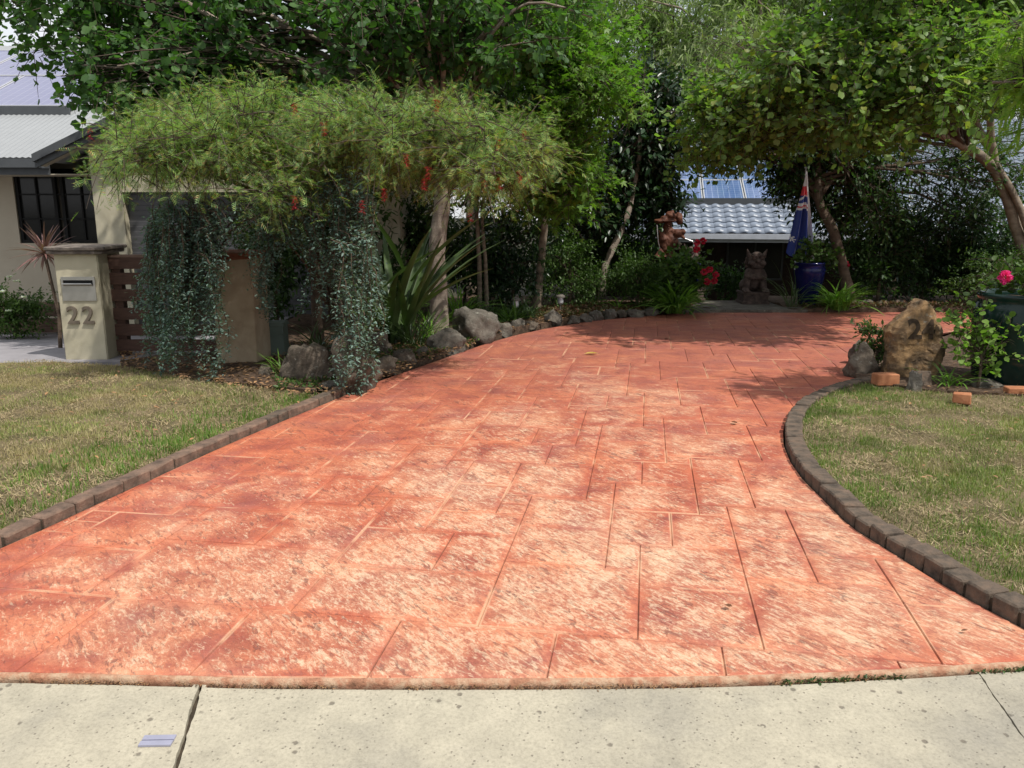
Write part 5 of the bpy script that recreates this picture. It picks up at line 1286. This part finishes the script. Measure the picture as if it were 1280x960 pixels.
# number rock, lofted from its outline
nb = G(1150, 474, .03); sn = scl(nb)
prof = [(640,372,700),(600,372,716),(560,372,730),(480,365,742),(400,358,745),(330,350,740),(290,347,733),(240,383,712),(190,428,676),(150,468,660),(110,505,640),(80,535,618),(60,560,592)]
bm = bmesh.new(); rings = []; nr_ = 64
pf = []
for (a, b) in zip(prof, prof[1:]):
    for t in (0, .2, .4, .6, .8): pf.append([a[i]+(b[i]-a[i])*t for i in range(3)])
pf.append(list(prof[-1]))
for yy, xl_, xr2 in pf:
    z = (622-yy)/5.565/sn*.98; cx = ((xl_+xr2)/2-545)/5.565/sn; hw = (xr2-xl_)/2/5.565/sn; dd = .19*min(1, .45+hw*1.9); rg_ = []
    for i in range(nr_):
        a = 2*math.pi*i/nr_; c_, s_ = math.cos(a), math.sin(a); k = (abs(c_)**4.5+abs(s_)**4.5)**(-1/4.5); p = Vector((cx+hw*c_*k, dd*s_*k+.10*z*.3, z))
        n3 = mnoise.noise(p*5)*.02 - abs(mnoise.noise(p*9+Vector((3, 3, 3))))*.022*(1-.5*min(1, p.z/.7)) + mnoise.noise(p*30)*.008 - abs(mnoise.noise(Vector((p.x*16, p.y*16, p.z*9))))*.02; p += Vector((c_, s_, 0))*n3*(1.6 if s_ > 0 else 1)
        rg_.append(bm.verts.new(p))
    rings.append(rg_)
for a, b in zip(rings, rings[1:]):
    for i in range(nr_): bm.faces.new((a[i], a[(i+1) % nr_], b[(i+1) % nr_], b[i]))
bm.faces.new(rings[-1]); bm.faces.new(rings[0][::-1]); bmesh.ops.triangulate(bm, faces=bm.faces)
bvh = BVHTree.FromBMesh(bm)
nrk = thing('number_rock', 'upright pointed ochre brown rock with the number 24 on its face', 'rock', (nb.x, nb.y+.2, nb.z-.02))
me = bpy.data.meshes.new('boulder'); bm.to_mesh(me); bm.free(); link('boulder', me, M['rock_gold'], nrk)
for ch_, xz, yb in (('2', 492, 322), ('4', 588, 326)):
    tm = text_mesh(ch_, .26, 0, .008); b2 = bmesh.new(); b2.from_mesh(tm)
    for _ in range(5): bmesh.ops.subdivide_edges(b2, edges=[e for e in b2.edges if e.calc_length() > .008], cuts=1)
    bmesh.ops.triangulate(b2, faces=b2.faces)
    for v in b2.verts:
        x, z = v.co.x*.95 + (xz-545)/5.565/sn, v.co.y*.92 + (622-yb)/5.565/sn
        hit = bvh.ray_cast(Vector((x, -1, z)), Vector((0, 1, 0)))[0]; v.co = (hit + Vector((0, -.006, 0))) if hit else Vector((x, -.18, z))
    me = bpy.data.meshes.new('digit'); b2.to_mesh(me); b2.free(); M['carved'] = M.get('carved') or rough_mat('dark_carved_digit', [(.022, .015, .01), (.075, .05, .03)], 14, .6, .01, .95, world_=True)
    link('digit', me, M['carved'], nrk)
def loose_brick(label, px, py, w, d, h, rz, mat, rx=0):
    b = G(px, py, .05); o = link('brick', brick_mesh(w, d, h, M[mat], int(px), .006), None); o.location = (b.x, b.y+d*.4, b.z+h*.42); o.rotation_euler = (rx, 0, rz); return tag(o, label, 'brick', 'loose bricks by the number rock')
loose_brick('orange brick lying at the left foot of the number rock', 1109, 481, .2, .12, .1, .1, 'brick_orange')
loose_brick('weathered brown brick leaning on the number rock behind the grey stone', 1154, 482, .13, .09, .13, -.1, 'brick_dark', -.3)
loose_brick('broken orange brick piece lying on the grass edge', 1205, 504, .13, .09, .08, -.5, 'brick_orange')
loose_brick('thin brick slab cut by the right edge below the green pot', 1278, 492, .22, .1, .05, -.1, 'brick_orange')

# ================================================================ POTS
def pot(name, label, c, prof, mat, seg=40, soil=True):
    root = thing(name, label, 'pot', c); mb = MB(); mb.lathe(prof, seg=seg); mb.build('vessel', M[mat], root, True)
    if soil:
        r_ = prof[-1][0]; m2 = MB(); m2.lathe([(0, prof[-1][1]-.0), (r_+.005, prof[-1][1]-.0)], seg=24); m2.build('soil', M['soil'], root)
    return root
def P_(pr, R_, H): return [(r_*R_, z*H) for r_, z in pr]
urn = [(0, 0), (.5, 0), (.55, .03), (.62, .15), (.82, .45), (.97, .72), (1, .85), (.93, .93), (.98, .955), (1.02, .98), (1.0, 1.0), (.92, 1.0), (.9, .93)]
bpc = G(1015, 385, .03)
pot('glazed_pot', 'tall cobalt blue glazed pot under the folded flag', bpc + Vector((0, .25, 0)), P_(urn, .25, .72), 'cobalt')
lpc = G(857, 385, .03) + Vector((0, .3, 0))
pot('glazed_pot', 'cobalt blue glazed pot behind the agapanthus, overgrown by the geranium bush', lpc, P_(urn, .27, .7), 'cobalt')
gpc = G(1292, 486, .03)
barrel = [(0, 0), (.8, 0), (.86, .03), (.96, .3), (1.0, .6), (.99, .78), (.95, .87), (.9, .92), (.93, .94), (.95, .97), (.93, 1.0), (.86, 1.0), (.84, .93)]
pot('glazed_pot', 'big dark green glazed barrel pot at the right edge of the view', gpc + Vector((.0, .32, 0)), P_(barrel, .38, .8), 'greenglaze', 56)
shrub_pts = [(1192,390),(1209,379),(1228,371),(1200,405),(1212,414),(1230,402),(1192,430),(1205,445),(1225,436),(1240,431),(1252,422),(1256,396),(1262,426),(1250,447),(1268,474),(1225,460),(1213,430),(1196,418),(1222,418),(1238,455)]
b = G(1222, 484, .04); r_ = np.random.default_rng(77)
cl = [(tuple(At(px, py, b.y+r_.uniform(-.1, .2))), (.07, .07, .06)) for px, py in shrub_pts]
tree('round_leaf_plant', 'light green round leaved garden plant between the number rock and the green pot', 'plant', b, [(tuple(b), .014), (tuple(b+Vector((.02, 0, .15))), .012), (tuple(b+Vector((0, 0, .3))), .01)], cl, LIMEL, L_ROUND, .046, r_, nsub=4, ntwig=2, nleaf=4, twig=.05, droop=.0, kind_trunk='stem', crown_name='foliage', bark='bark_brown', twigs=True, limb_r=.4)
b = G(1095, 462, .04); cl = [(tuple(At(px, py, b.y+r_.uniform(-.1, .1))), (.07, .07, .06)) for px, py in ((1080,408),(1086,420),(1092,430),(1106,425),(1100,440),(1112,436),(1090,445),(1106,452))]
tree('round_leaf_plant', 'small grey green plant between the corner rocks and the number rock', 'plant', b, [(tuple(b), .012), (tuple(b+Vector((.01, 0, .1))), .01), (tuple(b+Vector((-.02, 0, .2))), .008)], cl, MIDL, L_OVAL, .055, r_, nsub=6, ntwig=3, nleaf=5, twig=.05, droop=0, kind_trunk='stem', crown_name='foliage', limb_r=.4)
pg = gpc + Vector((0, .32, .8)); cl = [(tuple(pg+Vector((x, y, z))), (.13, .13, .08)) for x, y, z in ((-.2, 0, .08), (.1, -.1, .12), (.0, .15, .16), (-.1, -.15, .05), (.25, 0, .1))]
gm_ = tree('geranium', 'geranium with one magenta flower head growing in the green pot', 'plant', pg - Vector((0, 0, .04)), [(tuple(pg-Vector((0, 0, .04))), .012), (tuple(pg+Vector((0, 0, .03))), .01), (tuple(pg+Vector((-.02, 0, .1))), .008)], cl, MIDL, L_ROUND, .06, r_, nsub=4, ntwig=3, nleaf=4, twig=.06, droop=0, kind_trunk='stem', crown_name='foliage')[0]
def flower_head(parent, p, mat, R_=.03, n=40, stem=None):
    a = unit(r_.normal(size=(n, 3))); o = scatter('flower', L_ROUND, a*R_*.5, a, unit(r_.normal(size=(n, 3))), np.full(n, R_*.9), mat); o.parent = parent; o.location = Vector(p)-Vector(parent.location)
    if stem is not None:
        mb = MB(); q = Vector(stem)-Vector(p); mb.tube([(0, 0, 0), q*.5+Vector((.01, 0, 0)), q], .004, 4); s = mb.build('flower_stalk', M['bark_brown'], o)
flower_head(gm_, At(1257, 347, pg.y-.05), M['flower_pink'], .048, 60, At(1268, 362, pg.y))
b = bpc + Vector((0, .25, .72)); cl = [(tuple(At(px, py, b.y+r_.uniform(-.2, .1))), (.1, .1, .07)) for px, py in ((1003,318),(1012,322),(1024,316),(1034,322),(1040,330),(998,326),(1018,308),(1010,302),(1028,328),(1046,318),(1020,334))]
pp_ = tree('round_leaf_plant', 'round leaved plant filling the cobalt pot under the flag', 'plant', b-Vector((0, 0, .05)), [(tuple(b-Vector((0, 0, .05))), .012), (tuple(b+Vector((0, 0, .04))), .01), (tuple(b+Vector((0, 0, .1))), .008)], cl, MIDL, L_ROUND, .06, r_, nsub=5, ntwig=3, nleaf=5, twig=.07, droop=.05, kind_trunk='stem', crown_name='foliage')[0]
flower_head(pp_, At(1057, 331, b.y), M['flower_red'], .05, 40, At(1044, 333, b.y))
gbush = [o for o in C.objects if o.name == 'geranium_bush'][0]
for px, py in ((879, 301), (871, 303), (871, 312), (887, 337), (895, 343), (893, 351), (884, 352), (880, 340)): flower_head(gbush, At(px, py, 12.5), M['flower_red'], .04, 40, At(px-7, py+14, 12.6))

# ================================================================ STATUES
def sculpt(name, prims, voxel, mat, parent, rough_=.0, sm_=True):
    """prims: ('e', centre, radii) ellipsoids, ('c', a, b, ra, rb) tapered limbs; welded by a voxel remesh into one surface"""
    bm = bmesh.new()
    for p in prims:
        if p[0] == 'e':
            r = bmesh.ops.create_icosphere(bm, subdivisions=3, radius=1)
            for v in r['verts']: v.co = Vector((v.co.x*p[2][0], v.co.y*p[2][1], v.co.z*p[2][2])) + Vector(p[1])
        else:
            a, b = Vector(p[1]), Vector(p[2]); d = b-a
            r = bmesh.ops.create_cone(bm, cap_ends=True, segments=14, radius1=p[3], radius2=max(p[4], .001), depth=d.length)
            Mx = Matrix.Translation((a+b)/2) @ d.to_track_quat('Z', 'Y').to_matrix().to_4x4()
            for v in r['verts']: v.co = Mx @ v.co
    me = bpy.data.meshes.new(name); bm.to_mesh(me); bm.free(); o = bpy.data.objects.new('tmp', me); C.objects.link(o)
    md = o.modifiers.new('r', 'REMESH'); md.mode = 'VOXEL'; md.voxel_size = voxel; md.use_smooth_shade = True
    s = o.modifiers.new('s', 'SMOOTH'); s.iterations = 2; s.factor = .5
    bpy.context.view_layer.update(); m2 = bpy.data.meshes.new_from_object(o.evaluated_get(bpy.context.evaluated_depsgraph_get())); bpy.data.objects.remove(o)
    if rough_:
        for v in m2.vertices: v.co += v.normal*rough_*(mnoise.noise(v.co*14) + .6*mnoise.noise(v.co*32))
    m2.materials.clear(); m2.name = name; o = link(name, m2, mat, parent, sm_); return o
lb_ = G(946, 381, .045) + Vector((0, .28, 0)); s_ = 1/scl(lb_)
def LP(x, z, y=0): return (x*s_, y*s_, z*s_)    # picture pixels of the statue -> metres
lion = thing('lion_statue', 'seated stone guardian lion statue with pricked ears on a plinth', 'statue', lb_)
pl = MB()
pl.box(LP(0, 6.2), (30*s_, 30*s_, 12.4*s_)); pl.box(LP(0, 13.2), (33*s_, 33*s_, 2.4*s_)); pl.box(LP(0, 1.5), (33.5*s_, 33.5*s_, 3*s_)); pl.box(LP(0, 9.2), (31.5*s_, 31.5*s_, 1.4*s_)); pl.build('plinth', M['stone_carve'], lion)
pr = [('c', LP(-11.5, 16, -9), LP(-9, 38, -6), 4.2*s_, 4.4*s_), ('c', LP(11, 16, -9), LP(9, 38, -6), 4.2*s_, 4.4*s_),
      ('e', LP(-12, 16.5, -11), tuple(v*s_ for v in (4.8, 6, 3))), ('e', LP(11.5, 16.5, -11), tuple(v*s_ for v in (4.8, 6, 3))),
      ('e', LP(0, 38, -4), tuple(v*s_ for v in (12.5, 9, 8.5))), ('e', LP(0, 28, 4), tuple(v*s_ for v in (11, 11, 14))), ('e', LP(-9, 21, 7), tuple(v*s_ for v in (6, 10, 8))), ('e', LP(9, 21, 7), tuple(v*s_ for v in (6, 10, 8))),
      ('c', LP(0, 18, 16), LP(0, 46, 13), 3*s_, 4.5*s_), ('e', LP(0, 48, 11), tuple(v*s_ for v in (5, 3, 6)))]
for k in range(9):
    a = math.pi*(.1+.8*k/8); pr.append(('e', LP(12*math.cos(a), 35-2.5*math.sin(a), -7-5*math.sin(a)), (2.6*s_, 2.4*s_, 3.4*s_)))
for sx in (-1, 1):
    for k in (-3, 0, 3): pr.append(('e', LP(11.5*sx+k, 15.5, -16), (1.6*s_, 2*s_, 1.8*s_)))
sculpt('body', pr, .009, M['stone_carve'], lion, .006)
hd = [('e', LP(0, 53, -6), tuple(v*s_ for v in (10.5, 9.5, 9))), ('e', LP(-6, 49.5, -11), tuple(v*s_ for v in (5.2, 5, 3.6))), ('e', LP(6, 49.5, -11), tuple(v*s_ for v in (5.2, 5, 3.6))),
      ('e', LP(0, 52.5, -15.5), tuple(v*s_ for v in (3, 2.6, 2.4))), ('e', LP(0, 45.5, -11), tuple(v*s_ for v in (6.8, 4.6, 2.6))), ('e', LP(-4.6, 56.5, -13.6), tuple(v*s_ for v in (2.6, 2, 2))), ('e', LP(4.6, 56.5, -13.6), tuple(v*s_ for v in (2.6, 2, 2))),
      ('c', LP(-8.5, 59, -13.5), LP(-1.5, 58.6, -15.5), 1.5*s_, 1.2*s_), ('c', LP(8.5, 59, -13.5), LP(1.5, 58.6, -15.5), 1.5*s_, 1.2*s_), ('e', LP(0, 60.5, -8), tuple(v*s_ for v in (6.5, 6, 3)))]
for k in range(12):
    a = 2*math.pi*k/12; hd.append(('e', LP(11*math.cos(a), 50+9*math.sin(a), -1), (2.6*s_, 3*s_, 2.6*s_)))
head = sculpt('head', hd, .008, M['stone_carve'], lion, .004)
for sx in (-1, 1): sculpt('ear', [('c', LP(8.5*sx, 57, -6), LP(12.4*sx, 67, -8), 3.6*s_, .5*s_)], .007, M['stone_carve'], head)
def copy_tree(o, parent=None):
    c = o.copy(); C.objects.link(c); c.parent = parent
    for k in ('label', 'category', 'group'):
        if parent and k in c: del c[k]
    for ch__ in list(o.children): copy_tree(ch__, c)
    return c
l2 = copy_tree(lion); p2 = G(868, 382, .045); l2.location = (p2.x, p2.y+.75, p2.z); l2.rotation_euler = (0, 0, R(30)); l2.scale = (1.08,)*3
tag(l2, 'stone lion statue mostly hidden behind the geranium bush left of the doorway', 'statue', 'stone guardian lion statues')
lion['group'] = 'stone guardian lion statues'

# carved hatted figure
YF_ = 13.45; fc = At(836, 300, YF_); s2 = 1/scl(fc); fz = zd(fc.x, YF_)
def FP(x, y, d=0): return ((x-337)/12.8*s2, d*s2, At(836, 255+y/12.8, YF_).z - fz)   # from the enlarged picture
fig = thing('carved_figure', 'carved red brown wooden figure in a wide hat with a hanging salmon cone', 'statue', (fc.x, YF_, fz))
E = lambda x, y, rx, ry, rz, d=0: ('e', FP(x, y, d), (rx/12.8*s2, ry*s2, rz/12.8*s2))
sculpt('body', [E(330, 560, 135, 8, 110), E(270, 640, 100, 8, 120), E(400, 640, 100, 7.5, 110), E(330, 450, 95, 6, 90), E(460, 470, 85, 6, 75, -2), E(540, 450, 55, 5, 62, -2), E(240, 560, 70, 6, 80, -3), E(420, 600, 60, 5, 60, -5),
       E(310, 380, 75, 6, 90), ('c', FP(330, 1500), FP(330, 700), 6.5*s2, 8*s2), ('c', FP(250, 600, -5), FP(150, 420, -8), 2.2*s2, 1.6*s2), ('c', FP(520, 500, -3), FP(590, 560, -6), 2.2*s2, 1.6*s2), E(200, 500, 40, 4, 50, -4), E(300, 720, 120, 8, 60)], .014, M['wood_carve'], fig, .014)
hh = sculpt('head', [E(310, 330, 62, 5, 75, -1), E(310, 350, 20, 2.5, 16, -6), E(285, 322, 12, 1.5, 9, -5.6), E(335, 322, 12, 1.5, 9, -5.6), E(310, 385, 28, 3, 12, -5)], .008, M['wood_carve'], fig, .004)
sculpt('hat', [E(270, 265, 185, 11, 34), E(170, 275, 80, 9, 40, -1), E(345, 190, 85, 8, 75), E(375, 135, 32, 4, 38), E(480, 220, 62, 7, 88, 1), E(500, 270, 50, 6, 70, 1), E(250, 230, 60, 7, 45)], .01, M['wood_carve'], hh, .01)
sh = MB(); sh.tube([FP(470, 600, -8), FP(495, 640, -8), FP(490, 700, -8), FP(440, 715, -8)], [.02, .035, .035, .02], 8); sh.build('pale_shell', M['bark_pale'], fig)
wr_ = MB(); wr_.tube([FP(120, 330, -9), FP(135, 480, -9), FP(150, 600, -9), FP(185, 725, -9)], .006, 5); lw = wr_.build('line', M['alu'], fig)
cn = MB(); cc = Vector(FP(195, 825, -9)); cn.lathe([(.1, 0), (.085, .02), (.05, .07), (.012, .115), (0, .12)], tuple(cc), 20); cn.lathe([(0, .002), (.1, 0)], tuple(cc), 20); cn.build('hanging_cone', M['pinkcone'], lw)
tp_ = MB(); tp_.tube([FP(580, 550, -6), FP(700, 595, -6), FP(722, 620, -6), FP(722, 720, -6)], .012, 8); tp_.build('metal_pole', M['alu'], fig)

# ================================================================ FLAG
def vcol_mat(name):
    m, nt, b = new_mat(name); a = nt.nodes.new('ShaderNodeAttribute'); a.attribute_name = 'print'; nt.links.new(a.outputs['Color'], b.inputs['Base Color']); b.inputs['Roughness'].default_value = .8; b.inputs['Sheen Weight'].default_value = .2; return m
YG = bpc.y + .22; ft = At(1008, 214, YG); s3 = 1/scl(At(1008, 260, YG))
flg = thing('folded_flag', 'blue ensign flag hanging in folds from a white pole above the cobalt pot', 'flag', (ft.x, YG, bpc.z))
pm = MB(); pm.tube([(.06, .05, .5), (.0, .03, ft.z-bpc.z+.04)], .012, 8); pm.lathe([(0, 0), (.02, .0), (.024, .02), (0, .045)], (0, .03, ft.z-bpc.z+.04), 12); pm.build('pole', M['gutterwhite'], flg)
nu, nv = 72, 110; vs = []; cols = []
def fcol(u, v):
    B, W, Rd = (.014, .035, .22), (.75, .73, .73), (.6, .035, .05); X = 5.055
    yy = 40 + v*500                       # enlarged picture rows
    xl_, xr2 = 137 - 85*v, 140 + 82*min(1, v*1.08)
    x = xl_ + (xr2-xl_)*u; mid = 140 + (yy-50)*.155   # centre of the white hoist fold
    if abs(x-mid) < 9+9*v*(v < .6): return W
    if x > mid:
        if v < .4: return W
        return W if (x-mid) < 14 else Rd
    if yy < 132: return W
    if yy < 185: return Rd
    if yy < 232: return W if abs((x-105)*.8-(215-yy)) < 7 else B
    if yy < 250: return W
    if yy < 260: return Rd
    if yy < 271: return W
    r = math.hypot(x-76, yy-442); a = math.atan2(yy-442, x-76)
    if r < 12+9*math.cos(7*a): return W
    return B
for j in range(nv+1):
    for i in range(nu+1):
        u, v = i/nu, j/nv; xl_, xr2 = (137-85*v-139)/5.055, (140+82*min(1, v*1.08)-139)/5.055
        x = xl_+(xr2-xl_)*u; fold = math.sin(u*15+v*2.2)*.055*min(1, v*1.8) + math.sin(u*7+1)*.03*v; drop = .06*math.sin(u*9)*v
        vs.append((x*s3+.0, -.03+fold, (ft.z-bpc.z) - v*(100/1.0)*s3 - drop*v - (.09*u*v if u > .6 else 0)))
fs = [(j*(nu+1)+i, j*(nu+1)+i+1, (j+1)*(nu+1)+i+1, (j+1)*(nu+1)+i) for j in range(nv) for i in range(nu)]
me = bpy.data.meshes.new('cloth'); me.from_pydata(vs, [], fs); ca = me.color_attributes.new('print', 'FLOAT_COLOR', 'CORNER')
cc_ = []
for j in range(nv):
    for i in range(nu):
        c_ = fcol((i+.5)/nu, (j+.5)/nv); cc_ += [*c_, 1]*4
ca.data.foreach_set('color', cc_); link('cloth', me, vcol_mat('flag_print'), flg, True)

# ================================================================ GARDEN LIGHTS AND SMALL THINGS
for lab, px, py in (('small mushroom capped garden light left of the maple trunk', 645, 399), ('small garden light with square cap right of the maple trunk', 701, 394)):
    b = G(px, py, .05) + Vector((0, .15, 0)); t = thing('garden_light', lab, 'garden light', b, 0, 'garden lights in the left bed')
    m_ = MB(); m_.tube([(0, 0, -.02), (0, 0, .17)], .012, 8); m_.build('stake', M['lampmetal'], t)
    m_ = MB(); m_.lathe([(0, .15), (.035, .15), (.045, .17), (.045, .25), (0, .252)], seg=16); m_.build('lens', M['alu'], t)
    m_ = MB(); m_.lathe([(.05, .245), (.072, .25), (.07, .27), (.03, .295), (0, .3)], seg=16); m_.build('cap', M['lampmetal'], t)
def one_leaf(label, px, py, size, mat, az, k):
    b = G(px, py, .006); o = scatter('fallen_leaf', L_OVAL if k % 2 else L_HEART, np.zeros((1, 3)), np.array([[math.cos(az), math.sin(az), .08]]), np.array([[.1, .1, 1.]]), size, mat); o.location = b + Vector((0, 0, .008)); tag(o, label, 'leaf', 'fallen leaves on the driveway')
YEL = leaf_mat('yellow_fallen_leaf', [(.5, .4, .1), (.55, .42, .12)], .2, .6); BRN = leaf_mat('brown_fallen_leaf', [(.1, .045, .02), (.14, .06, .03)], .1, .7)
one_leaf('yellow fallen leaf on the middle of the drive', 730, 443, .16, YEL, .1, 1)
for k, (px, py, lab) in enumerate(((831, 424, 'curled brown leaf on the drive right of the yellow leaf'), (841, 436, 'brown leaf just below the curled brown leaf'), (921, 530, 'brown leaf on the drive left of the curved kerb'), (989, 452, 'tiny brown leaf on the drive left of the corner rocks'), (907, 758, 'dark leaf scrap on the pale slabs near the street'), (1201, 791, 'dark leaf scrap near the bottom of the curved kerb'), (990, 487, 'leaf scrap beside the top of the curved kerb'))):
    one_leaf(lab, px, py, .05 if k < 4 else .03, BRN, k*1.3, k)
